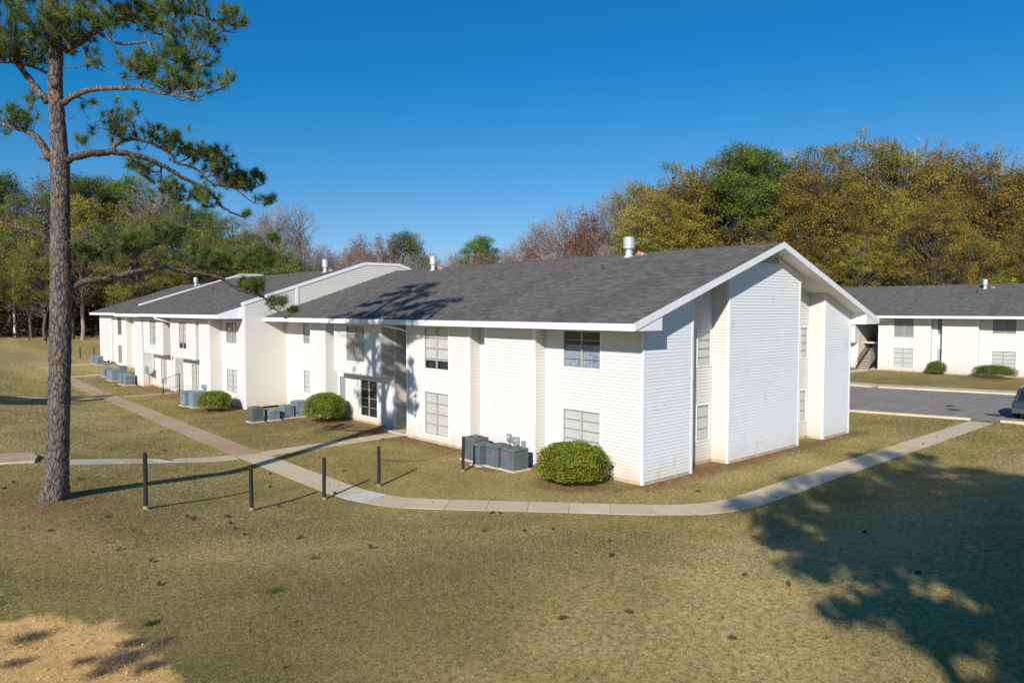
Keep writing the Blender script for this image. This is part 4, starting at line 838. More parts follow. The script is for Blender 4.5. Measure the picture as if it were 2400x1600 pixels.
# ---------------------------------------------------------------- pine beside the camera's left
TRUNK = [[-0.0,0.0,0.76,0.419],[0.04,-0.04,1.08,0.371],[0.09,-0.08,1.57,0.323],[0.14,-0.13,2.54,0.293],[0.23,-0.2,4.95,0.287],[0.28,-0.25,6.63,0.287],[0.29,-0.26,7.81,0.263],[0.31,-0.28,9.0,0.245],[0.33,-0.29,9.94,0.251],[0.32,-0.29,10.52,0.215],[0.29,-0.26,11.46,0.197],[0.27,-0.24,12.04,0.191],[0.3,-0.27,12.86,0.186],[0.28,-0.25,13.67,0.174],[0.25,-0.22,14.36,0.162]]
BRANCH = [[0.1,[[0.47,-0.42,13.02],[0.84,-0.68,13.29],[1.16,-0.9,13.59],[1.54,-1.17,13.87],[1.92,-1.45,14.05],[2.17,-1.6,14.25],[2.41,-1.75,14.28],[2.95,-2.17,14.19],[3.34,-2.45,14.13],[3.67,-2.68,14.0],[3.94,-2.86,13.93],[4.23,-3.05,13.87],[4.34,-3.07,13.98]]],[0.05,[[1.16,-0.9,13.59],[1.29,-1.31,13.3],[1.61,-1.62,13.14],[2.1,-2.07,13.19],[2.21,-2.2,12.95],[2.56,-2.53,12.71],[2.89,-2.85,12.61]]],[0.04,[[1.59,-1.2,13.89],[2.06,-1.12,14.03],[2.39,-1.29,13.82],[2.85,-1.59,13.56],[3.09,-1.67,13.48],[3.44,-1.87,13.43]]],[0.035,[[2.26,-1.66,14.26],[2.4,-1.76,13.98],[2.73,-2.0,13.7],[2.88,-2.08,13.52],[3.34,-2.42,13.54],[3.73,-2.72,13.62],[3.84,-2.77,13.72]]],[0.09,[[0.41,-0.37,11.6],[0.62,-0.63,11.78],[0.91,-0.96,11.92],[1.26,-1.35,11.96],[1.57,-1.7,11.94],[1.88,-2.05,11.93],[2.18,-2.4,11.81],[2.48,-2.74,11.72],[2.79,-3.09,11.64],[3.04,-3.39,11.56]]],[0.03,[[1.88,-2.05,11.93],[1.93,-2.26,12.08],[1.79,-2.27,12.25],[1.66,-2.29,12.35]]],[0.035,[[2.52,-2.78,11.71],[2.83,-3.33,11.76],[3.19,-3.86,11.72],[3.43,-4.27,11.87]]],[0.02,[[1.61,-1.74,11.94],[1.58,-1.59,12.22],[1.38,-1.45,12.35],[1.14,-1.29,12.42]]],[0.115,[[0.45,-0.4,10.05],[0.74,-0.36,10.25],[1.26,-0.28,10.4],[1.69,-0.22,10.5],[2.34,-0.16,10.48],[2.68,-0.14,10.42],[3.23,-0.11,10.2],[3.66,-0.09,9.99],[4.24,-0.09,9.78],[4.53,-0.09,9.51],[4.83,-0.1,9.21],[5.39,-0.12,9.0]]],[0.07,[[1.64,-0.23,10.49],[1.69,-0.23,10.68],[1.91,-0.21,10.86],[2.24,-0.18,10.97],[2.69,-0.14,10.92],[3.24,-0.11,10.69],[3.38,-0.11,10.45],[3.96,-0.1,10.35],[4.4,-0.1,9.99],[5.15,-0.12,9.88],[5.77,-0.15,9.97],[6.1,-0.18,10.13]]],[0.025,[[5.15,-0.12,9.88],[5.61,-0.14,9.55],[5.86,-0.15,9.45],[6.33,-0.19,9.53]]],[0.03,[[1.99,-0.2,10.89],[1.87,-0.21,11.0],[1.65,-0.24,11.09],[1.35,-0.28,11.12],[1.11,-0.31,11.25]]],[0.035,[[2.96,-0.12,10.31],[2.97,-0.11,9.93],[3.06,-0.11,9.65],[3.4,-0.09,9.42]]],[0.03,[[3.38,-0.11,10.45],[3.73,-0.1,10.62],[4.12,-0.1,10.96],[4.5,-0.11,11.08]]],[0.1,[[0.44,-0.33,6.57],[0.88,-0.26,6.81],[1.44,-0.19,6.89],[2.03,-0.13,7.08],[2.57,-0.09,7.24],[3.09,-0.07,7.29],[3.5,-0.06,7.18],[4.22,-0.06,7.14],[4.71,-0.07,6.99],[5.08,-0.08,6.75],[5.65,-0.11,6.54],[6.09,-0.14,6.38],[6.44,-0.17,6.03],[6.76,-0.2,5.73]]],[0.05,[[3.5,-0.06,7.18],[3.89,-0.06,7.29],[4.55,-0.07,7.32],[5.25,-0.1,7.3],[5.93,-0.14,7.49],[6.43,-0.19,7.93]]],[0.045,[[2.03,-0.13,7.08],[2.11,-0.13,7.39],[2.35,-0.12,7.72],[2.82,-0.09,7.93],[3.45,-0.08,8.27]]],[0.03,[[1.73,-0.16,6.98],[1.65,-0.17,7.31],[1.43,-0.2,7.6],[1.05,-0.25,7.64]]],[0.03,[[4.22,-0.06,7.14],[4.46,-0.07,7.57],[4.86,-0.08,7.85],[5.39,-0.11,8.02]]],[0.1,[[0.11,-0.1,11.63],[-0.18,0.23,12.16],[-0.4,0.49,12.59],[-0.55,0.7,12.89],[-0.76,0.95,13.13],[-1.29,1.49,13.78],[-1.72,1.94,14.02]]],[0.05,[[0.12,-0.11,12.41],[-0.2,-0.02,12.53],[-0.47,0.02,12.55],[-0.77,0.09,12.54],[-1.17,0.24,12.46]]],[0.11,[[0.14,-0.13,10.12],[-0.15,0.02,10.66],[-0.41,0.15,10.85],[-0.87,0.46,10.98],[-1.42,0.84,11.15],[-1.94,1.19,11.18]]],[0.09,[[0.04,-0.03,7.95],[-0.13,-0.1,8.07],[-0.49,0.01,8.18],[-0.96,0.22,8.32],[-1.52,0.5,8.5],[-2.12,0.82,8.54]]],[0.045,[[0.11,-0.1,10.07],[-0.02,0.02,10.11],[-0.14,0.13,10.14]]],[0.018,[[0.43,-0.39,12.56],[0.77,-0.6,12.59],[0.96,-0.68,12.85],[0.93,-0.56,13.15]]],[0.014,[[0.42,-0.38,11.21],[0.6,-0.54,11.21],[0.63,-0.56,11.43]]]]
TUFTS = [[-0.09,-0.32,13.68,1.29,0.7,1.6,120],[-0.36,-0.08,13.12,0.82,0.41,1.2,45],[0.42,-0.78,13.79,0.59,0.59,1.0,30],[-1.2,0.67,13.23,0.82,0.7,1.2,40],[1.61,-1.84,13.95,0.59,0.35,0.8,20],[2.03,-2.22,14.18,0.7,0.29,0.8,25],[2.79,-2.9,14.1,0.82,0.26,0.7,34],[3.64,-3.65,13.84,0.49,0.23,0.5,18],[3.97,-3.95,13.76,0.09,0.11,0.2,3],[2.78,-2.89,13.4,0.7,0.26,0.7,26],[3.37,-3.42,13.32,0.45,0.21,0.5,12],[2.69,-2.81,12.98,0.59,0.23,0.6,18],[1.01,-1.31,13.73,0.59,0.47,0.8,20],[1.92,-2.12,12.56,0.61,0.39,0.7,40],[2.94,-3.03,12.56,0.59,0.29,0.6,24],[1.09,-1.38,12.54,0.16,0.12,0.3,4],[2.76,-2.87,12.11,0.84,0.29,0.7,46],[3.57,-3.6,12.22,0.29,0.26,0.4,9],[2.18,-2.35,12.56,0.47,0.29,0.5,10],[1.87,-0.08,11.42,0.77,0.53,0.8,44],[0.86,-0.2,10.72,0.14,0.12,0.3,3],[2.92,-0.0,11.28,0.59,0.33,0.6,25],[3.59,0.02,11.09,0.41,0.39,0.6,24],[2.43,-0.02,10.25,0.41,0.21,0.5,14],[4.42,0.02,10.86,0.7,0.41,0.7,34],[5.33,-0.0,10.18,0.7,0.28,0.6,28],[6.05,-0.05,10.45,0.29,0.21,0.4,8],[6.26,-0.06,9.64,0.29,0.14,0.3,9],[3.26,0.03,9.7,0.65,0.26,0.5,18],[4.08,0.04,9.56,0.7,0.33,0.6,24],[5.59,-0.01,9.16,0.09,0.07,0.2,3],[4.8,0.02,10.44,0.59,0.33,0.6,22],[2.04,-0.01,8.05,0.7,0.3,0.8,46],[0.97,-0.13,7.64,0.41,0.29,0.7,16],[3.24,0.05,8.42,0.53,0.33,0.7,20],[4.37,0.06,7.64,0.76,0.33,0.8,46],[5.85,-0.01,7.77,0.65,0.42,0.8,46],[6.45,-0.06,8.47,0.16,0.23,0.4,8],[5.7,0.01,6.86,0.45,0.23,0.6,20],[6.54,-0.06,6.31,0.33,0.23,0.4,9],[7.11,-0.11,6.07,0.09,0.08,0.2,3],[-0.57,0.1,11.19,0.53,0.38,0.8,22],[-0.34,-0.1,11.75,0.16,0.21,0.3,4],[-1.42,0.87,11.1,0.7,0.7,1.0,30],[-1.73,1.15,8.72,0.82,0.59,1.0,25],[-0.53,0.07,12.84,0.59,0.26,0.8,20]]
TUFTS = [q[:6] + [q[6] * (2.3 if q[2] < 8.2 and q[0] > 0 else 1.6 if q[2] < 11 else 1)] for q in TUFTS]
BX, BY = -15.91, 8.02
pine = empty('pine_tree', (BX, BY, tz(BX, BY)), 'tall pine with scaly reddish bark standing alone on the near lawn at left', 'pine tree')
tp = [(a, b, c) for a, b, c, d in TRUNK] + [(.2, -.15, 15.4), (.1, -.05, 16.6), (.15, .0, 17.8), (.1, .05, 18.6)]
tr_ = [d for *_, d in TRUNK] + [.14, .10, .06, .02]
cp = crom([(*p, r * 3) for p, r in zip(tp, tr_)], 14) if False else None
q4 = [np.array([*p, r]) for p, r in zip(tp, tr_)]; C4 = []
for i in range(len(q4) - 1):
    n_ = max(2, int(np.linalg.norm(q4[i + 1][:3] - q4[i][:3]) / .045))
    for k_ in range(n_): C4.append(q4[i] + (q4[i + 1] - q4[i]) * k_ / n_)
C4.append(q4[-1]); NS = 40; Vv = []
for c4 in C4:
    for k_ in range(NS):
        a = 2 * math.pi * k_ / NS; dx, dy = math.cos(a), math.sin(a); zz = c4[2]
        hh = mnoise.voronoi(Vector((dx * 2.0, dy * 2.0, zz * 1.9)) * 2.7 + Vector((.3 * mnoise.noise(Vector((dx * 3, dy * 3, zz * 3))), 0, 0)))[0]
        edge = hh[1] - hh[0]; pl = min(1, edge * 3.2); fl = 1 + .10 * max(0, 1.5 - zz) * math.cos(a * 5 + 1.1)
        rr = c4[3] * (.87 + .085 * pl) * (fl if zz < 1.5 else 1) + .006 * mnoise.noise(Vector((dx * 9, dy * 9, zz * 12)))
        Vv.append((c4[0] + rr * dx, c4[1] + rr * dy, zz - (0.25 if c4 is C4[0] else 0) ))
ii = np.arange(len(C4) - 1)[:, None] * NS + np.arange(NS)[None]; jj = np.arange(len(C4) - 1)[:, None] * NS + (np.arange(NS)[None] + 1) % NS
F = np.stack([ii, jj, jj + NS, ii + NS], -1).reshape(-1, 4); me = np_mesh('trunk', np.array(Vv) - np.array([0, 0, tz(BX, BY)]), 4, M['bark'], smooth=True, idx=F); link('trunk', me, pine)
rnd = random.Random(3); off = Vector((BX, BY, 0)); allb = []
def branch(pts, r0, mat='limb', name='branch', tip=.25, n=8):
    P = crom(pts, 6); L = len(P); rr = [r0 * (1 - (1 - tip) * (i / (L - 1)) ** .9) for i in range(L)]
    P = [Vector(p) + off + Vector((rnd.gauss(0, 1), rnd.gauss(0, 1), rnd.gauss(0, 1))) * r0 * .10 for p in P]
    MB().tube(P, rr, n).build(name, M[mat], pine, smooth=True); allb.extend([(p - off, r) for p, r in zip(P[2:], rr[2:])]); return P
for r0, pts in BRANCH: branch(pts, r0)
top_t = []
for i in range(20):                                             # upper crown, mostly above the picture
    z_ = 14.2 + i * .2; a = i * 2.4; ln = 2.3 * (1 - (z_ - 14) / 5.5) + .5; b = (.2 + .25 * math.cos(a) * 0, -.12, z_)
    pts = [b] + [(b[0] + math.cos(a) * ln * t, b[1] + math.sin(a) * ln * t, z_ + .25 * t - .1 * t * t + rnd.uniform(-.1, .1)) for t in (.35, .7, 1)]
    branch(pts, .045); top_t.append([pts[-1][0], pts[-1][1], pts[-1][2] + .1, .55, .3, .55, 17]); top_t.append([pts[2][0], pts[2][1], pts[2][2] + .15, .5, .3, .5, 10])
tw = MB(); NV = []; NT_ = []; rtv = np.array([.7455, -.6665, 0]); fwv = np.array([.6665, .7455, 0]); conesp = []
BP = np.array([tuple(p) for p, r in allb])
for x, y, z_, rx, rzz, rd, n in TUFTS + top_t:
    for _ in range(int(n * 1.08)):
        q = np.array([x, y, z_]) + rtv * rnd.gauss(0, .48) * rx + fwv * rnd.gauss(0, .5) * rd + np.array([0, 0, rnd.gauss(0, .48) * rzz])
        d = np.linalg.norm(BP - q, axis=1); s = BP[int(np.argmin(d + (BP[:, 2] > q[2] + .1) * .35))]; L = np.linalg.norm(q - s)
        if L > 1.9: q = s + (q - s) * (1.9 / L); L = 1.9
        mid = s + (q - s) * .55 + np.array([rnd.gauss(0, .06), rnd.gauss(0, .06), -.10 * L - .03]); tw.tube([Vector(s) + off, Vector(mid) + off, Vector(q) + off], [.012, .009, .006], 4)
        ax_ = (q - mid); ax_ /= np.linalg.norm(ax_) + 1e-6; ax_ = ax_ * .7 + np.array([0, 0, .45]) + np.array([rnd.gauss(0, .2) for _ in range(3)]); ax_ /= np.linalg.norm(ax_)
        nn = 62; dr = RNG.normal(size=(nn, 3)) * .62 + ax_ * .85; dr /= np.linalg.norm(dr, axis=1, keepdims=True); ln = RNG.uniform(.19, .30, nn)[:, None]
        st_ = q - ax_ * RNG.uniform(0, .14, nn)[:, None]; e = st_ + dr * ln + np.array([0, 0, -.02]); sd = np.cross(dr, RNG.normal(size=(nn, 3))); sd /= np.linalg.norm(sd, axis=1, keepdims=True); sd = sd * .0066
        NV.append(np.stack([st_ - sd, st_ + sd, e], 1).reshape(-1, 3)); base = rnd.uniform(.15, .7); NT_.append(np.clip(base + RNG.normal(size=nn) * .15, 0, 1))
        if rnd.random() < .035: conesp.append(q + np.array([rnd.gauss(0, .05), rnd.gauss(0, .05), -.08]))
tag(tw.build('twigs', M['limb'], pine), kind='stuff')
me = np_mesh('needle_crown', np.concatenate(NV) + np.array([0, 0, -tz(BX, BY)]), 3, M['needle'], np.concatenate(NT_)); tag(link('needle_crown', me, pine), kind='stuff')
def cone_mesh(name='pine_cone', s=1.0):
    m = MB(); n = 9
    for k_ in range(8):
        zc = -.05 + k_ * .014; rr = .038 * math.sin(math.pi * (k_ + .8) / 9)
        for i in range(n):
            a = 2 * math.pi * (i + .5 * (k_ % 2)) / n; b = a + 2 * math.pi / n * .8; 
            m.poly([((rr * .3) * math.cos(a), rr * .3 * math.sin(a), zc), (rr * math.cos(a), rr * math.sin(a), zc - .01), (rr * 1.15 * math.cos((a + b) / 2), rr * 1.15 * math.sin((a + b) / 2), zc + .004), (rr * math.cos(b), rr * math.sin(b), zc - .01), (rr * .3 * math.cos(b), rr * .3 * math.sin(b), zc)])
    me = bpy.data.meshes.new(name); me.from_pydata([(a * s, b * s, c * s) for a, b, c in m.v], [], m.f); me.materials.append(M['cone']); return me
cm = cone_mesh()
for q in conesp[:26]:
    o = link('cone', cm, pine, Vector(q) + off - wl(pine)); o.rotation_euler = (rnd.uniform(2, 4), rnd.uniform(-.5, .5), rnd.uniform(0, 6)); o.scale = (1.15,) * 3
CONES = [[-16.54,4.47],[-15.69,2.01],[-15.4,0.72],[-16.77,10.16],[-16.46,10.91],[-14.82,10.47],[-15.25,5.03],[-13.48,4.46],[-13.44,4.08],[-12.52,4.29],[-12.72,3.44],[-12.83,2.85],[-10.6,5.29],[-12.96,1.95],[-9.63,8.18],[-12.06,0.8],[-12.76,-1.3],[-15.66,-0.76],[-11.34,-1.21],[-7.9,7.66],[-7.03,-1.66],[-6.12,-1.8],[-7.83,-0.95],[-6.36,-3.97],[-7.68,-5.16],[-10.01,-7.53],[-9.6,-9.26],[-6.91,-7.9],[-6.75,-8.73],[-11.06,-6.93],[-6.02,0.85],[-5.85,0.69],[0.69,-1.73],[-0.7,-7.66],[-4.08,-10.09],[-8.93,22.62],[-10.46,16.8],[-3.72,22.41],[-8.36,6.02],[-6.51,8.81],[-8.77,10.15],[15.42,-3.6],[-1.87,13.57]]
for x, y in CONES:
    o = link('pine_cone', cm); o.location = (x, y, tz(x, y) + .045); o.rotation_euler = (rnd.uniform(1, 2), rnd.uniform(-.5, .5), rnd.uniform(0, 6)); o.scale = (rnd.uniform(.7, 1.2), rnd.uniform(.7, 1.2), rnd.uniform(1.1, 1.9))
    tag(o, 'fallen brown pine cone lying loose on the grass or walk', 'pine cone', 'pine cones scattered on the lawn')

# ---------------------------------------------------------------- background trees
def segs_mesh(S, name, mat, sides=3):
    S = np.array(S); a = S[:, :3]; b = S[:, 3:6]; r0 = S[:, 6]; r1 = S[:, 7]; d = b - a; d /= np.linalg.norm(d, axis=1, keepdims=True) + 1e-9
    t = np.where(np.abs(d[:, 2:3]) < .9, np.array([[0, 0, 1.]]), np.array([[1., 0, 0]])); e = np.cross(d, t); e /= np.linalg.norm(e, axis=1, keepdims=True); f = np.cross(d, e); n = len(S); V = np.zeros((n, 2, sides, 3))
    for k_ in range(sides):
        q = 2 * math.pi * k_ / sides; o = e * math.cos(q) + f * math.sin(q); V[:, 0, k_] = a + o * r0[:, None]; V[:, 1, k_] = b + o * r1[:, None]
    base = np.arange(n)[:, None] * 2 * sides; k0 = np.arange(sides)[None]; k1 = (k0 + 1) % sides
    F = np.stack([base + k0, base + k1, base + sides + k1, base + sides + k0], -1).reshape(-1, 4); return np_mesh(name, V.reshape(-1, 3), 4, mat, idx=F)
VAR = {}; SPARSE = {}
def crown_tree(rg, H, kind):
    "points filling an uneven crown, each joined to the stem by its own limb"
    pine_ = kind in 'ps'; lean = rg.uniform(-.5, .5, 2); R0 = .24 if pine_ else .28; T = []; S = []
    n = 9; st = [np.array([lean[0] * (t ** 2) * 1.5 + rg.normal() * .10, lean[1] * (t ** 2) * 1.5 + rg.normal() * .10, H * .93 * t]) for t in np.linspace(0, 1, n)]
    for i in range(n - 1): T.append([*st[i], *st[i + 1], R0 * (1 - .85 * i / n), R0 * (1 - .85 * (i + 1) / n)])
    zc, rz_, rx_ = (.76, .25, 3.3) if pine_ else (.66, .34, 3.3) if kind in 'br' else (.62, .385, 4.3); off_ = rg.uniform(0, 50, 3); K = []; tries = 0; want, md = (56, 1.35) if kind == 's' else (80, .98) if pine_ else (130, .85) if kind in 'br' else (185, .82)
    lob = [(rg.uniform(0, 6.28), rg.uniform(-.7, .8), rg.uniform(.55, 1.0)) for _ in range(7)]
    while len(K) < want and tries < 20000:
        tries += 1; d = rg.normal(size=3); d /= np.linalg.norm(d); rr = rg.uniform(.12, 1) ** .45; az = math.atan2(d[1], d[0]); env = .62
        for la, lz, lr in lob: env = max(env, lr * math.exp(-((math.cos(az - la) - 1) ** 2) * 1.2 - ((d[2] - lz) ** 2) * 3) + .35)
        env = min(env, 1.12); q = np.array([d[0] * rr * rx_ * env, d[1] * rr * rx_ * env, H * zc + d[2] * rr * H * rz_ * min(1, env + .12)])
        if mnoise.noise(Vector(q * .33 + off_)) < (-.10 if pine_ else -.05): continue
        if K and np.min(np.linalg.norm(np.array(K) - q, axis=1)) < md: continue
        K.append(q)
    for q in K:
        rad = math.hypot(q[0], q[1]); zt = max(H * (.42 if pine_ else .22), q[2] - (.45 if pine_ else .95) * rad - .4); f = min(zt / (H * .93), .99) * (n - 1); i0 = int(f); b = st[i0] + (st[min(i0 + 1, n - 1)] - st[i0]) * (f - i0)
        m1 = b + (q - b) * .4 + np.array([0, 0, -.12 * rad]) + rg.normal(size=3) * .15; m2 = b + (q - b) * .72 + np.array([0, 0, -.07 * rad]) + rg.normal(size=3) * .15; w_ = .022 + .010 * rad
        S += [[*b, *m1, w_ * 1.6, w_], [*m1, *m2, w_, w_ * .6], [*m2, *q, w_ * .6, .012]]
        for _ in range(3): e = q + rg.normal(size=3) * .55; S.append([*m2, *e, .016, .008])
    return T, S, np.array(K)
def make(kind, i):
    rg = np.random.default_rng(100 + i * 7 + ord(kind)); H = 20.0; mt = {'s': M['farbark'], 'p': M['farbark'], 'o': M['farbark'], 'g': M['farbark'], 'b': M['twig'], 'r': M['twig']}[kind]
    if kind in 'pogs':
        T, S, K = crown_tree(rg, H, kind); tips = K; tr = segs_mesh(T, 'trunk', mt, 7); nt_ = len(K); per = SPARSE.get(kind, 23000) // nt_; ids = np.repeat(np.arange(nt_), per); n = len(ids); rc = rg.uniform(.7, 1.25, nt_)[ids][:, None] * (.66 if kind == 's' else 1)
        d = rg.normal(size=(n, 3)); d /= np.linalg.norm(d, axis=1, keepdims=True); rr = rg.uniform(.1, 1, (n, 1)) ** .55; sg = np.array([.98, .98, .62]) if kind in 'ps' else np.array([.80, .80, .50])
        C = K[ids] + d * rr * rc * sg + rg.normal(size=(n, 3)) * .16; N = d * .5 + rg.normal(size=(n, 3)) * .6 + np.array([0, 0, .3]); N /= np.linalg.norm(N, axis=1, keepdims=True)
        ct = rg.uniform(0, 1, nt_)[ids]; tone = np.clip(.05 + .55 * ct + .15 * rr[:, 0] + rg.normal(size=n) * .16, 0, 1); sz = rg.uniform(.09, .19, n) * (1.9 if kind == 's' else 1); tips = C
        lf = np_mesh('crown', quads(C, N, sz, .75), 4, M[{'s': 'farpine', 'p': 'farpine', 'o': 'oak', 'g': 'olive'}[kind]], tone); br = segs_mesh(S, 'limbs', mt, 3); parts = [('trunk', tr), ('limbs', br), ('crown', lf)]
    else:
        T, S, tips = crown_tree(rg, H, kind); tr = segs_mesh(T, 'trunk', mt, 6)
        ex = []                                                   # fine twigs
        for q in tips:
            out = np.array([q[0], q[1], 3.0]); out /= np.linalg.norm(out)
            for _ in range(4):
                d = rg.normal(size=3) * .55 + out; d /= np.linalg.norm(d); m_ = q + d * rg.uniform(.45, .9); ex.append([*q, *m_, .020, .013])
                for _ in range(3): d2 = d + rg.normal(size=3) * .5; d2 /= np.linalg.norm(d2); ex.append([*m_, *(m_ + d2 * rg.uniform(.3, .75)), .013, .007])
        S2 = np.array(S); S2[:, 6:] = np.maximum(S2[:, 6:] * 1.35, .018); A = np.concatenate([S2, np.array(ex)])
        if len(A) > 9000: big_ = A[:, 6] > .03; sm_ = A[~big_]; A = np.concatenate([A[big_], sm_[rg.choice(len(sm_), max(1, min(len(sm_), 6500 - int(big_.sum()))), replace=False)]])
        br = segs_mesh(A, 'crown', mt, 3); parts = [('trunk', tr), ('crown', br)]
        if kind == 'r':
            n = 4200; hi = tips[tips[:, 2] > 12.5]; ids = rg.integers(0, len(hi), n); C = hi[ids] + rg.normal(size=(n, 3)) * .55 + np.array([0, 0, .4]); N = rg.normal(size=(n, 3)); N /= np.linalg.norm(N, axis=1, keepdims=True); parts.append(('leaves', np_mesh('leaves', quads(C, N, rg.uniform(.12, .24, n), .8), 4, M['redleaf'], rg.uniform(0, 1, n))))
    top = np.percentile(tips[:, 2], 99.7); return parts, float(top)
for kd, cnt in (('p', 3), ('o', 4), ('g', 2), ('b', 4), ('r', 2)): VAR[kd] = [make(kd, i) for i in range(cnt)]
SPARSE['s'] = 10000; VAR['s'] = [make('s', i) for i in (5, 6)]
INFO = {'s': ('pine_tree', 'pine', 'pine tree', None), 'p': ('pine_tree', 'tall green pine in the wood behind the buildings', 'pine tree', 'green pines in the wood'),
        'g': ('leafy_tree', 'olive-green tree', 'tree', 'olive-green trees in the wood'),
        'o': ('autumn_tree', 'leafy olive and ochre autumn tree in the wood behind the buildings', 'tree', 'autumn trees in the wood'),
        'b': ('bare_tree', 'bare grey leafless tree in the wood behind the buildings', 'tree', 'bare trees in the wood'),
        'r': ('russet_tree', 'thin tree with sparse russet leaves in the wood behind the buildings', 'tree', 'russet trees in the wood')}
rt2 = random.Random(11)
def tree(kd, x, y, h, label=None, v=None, grp=True):
    parts, top = VAR[kd][v if v is not None else rt2.randrange(len(VAR[kd]))]; nm, lb, ct, gp = INFO[kd]
    r = empty(nm, (x, y, tz(x, y) - .1), label or lb, ct, gp if grp else None, rt2.uniform(0, 6.28)); s = h / top; wx = s * rt2.uniform(.9, 1.15) if h > 17 else s * rt2.uniform(1.1, 1.45); r.scale = (wx, wx, s)
    for n, me in parts: link(n, me, r)
    return r
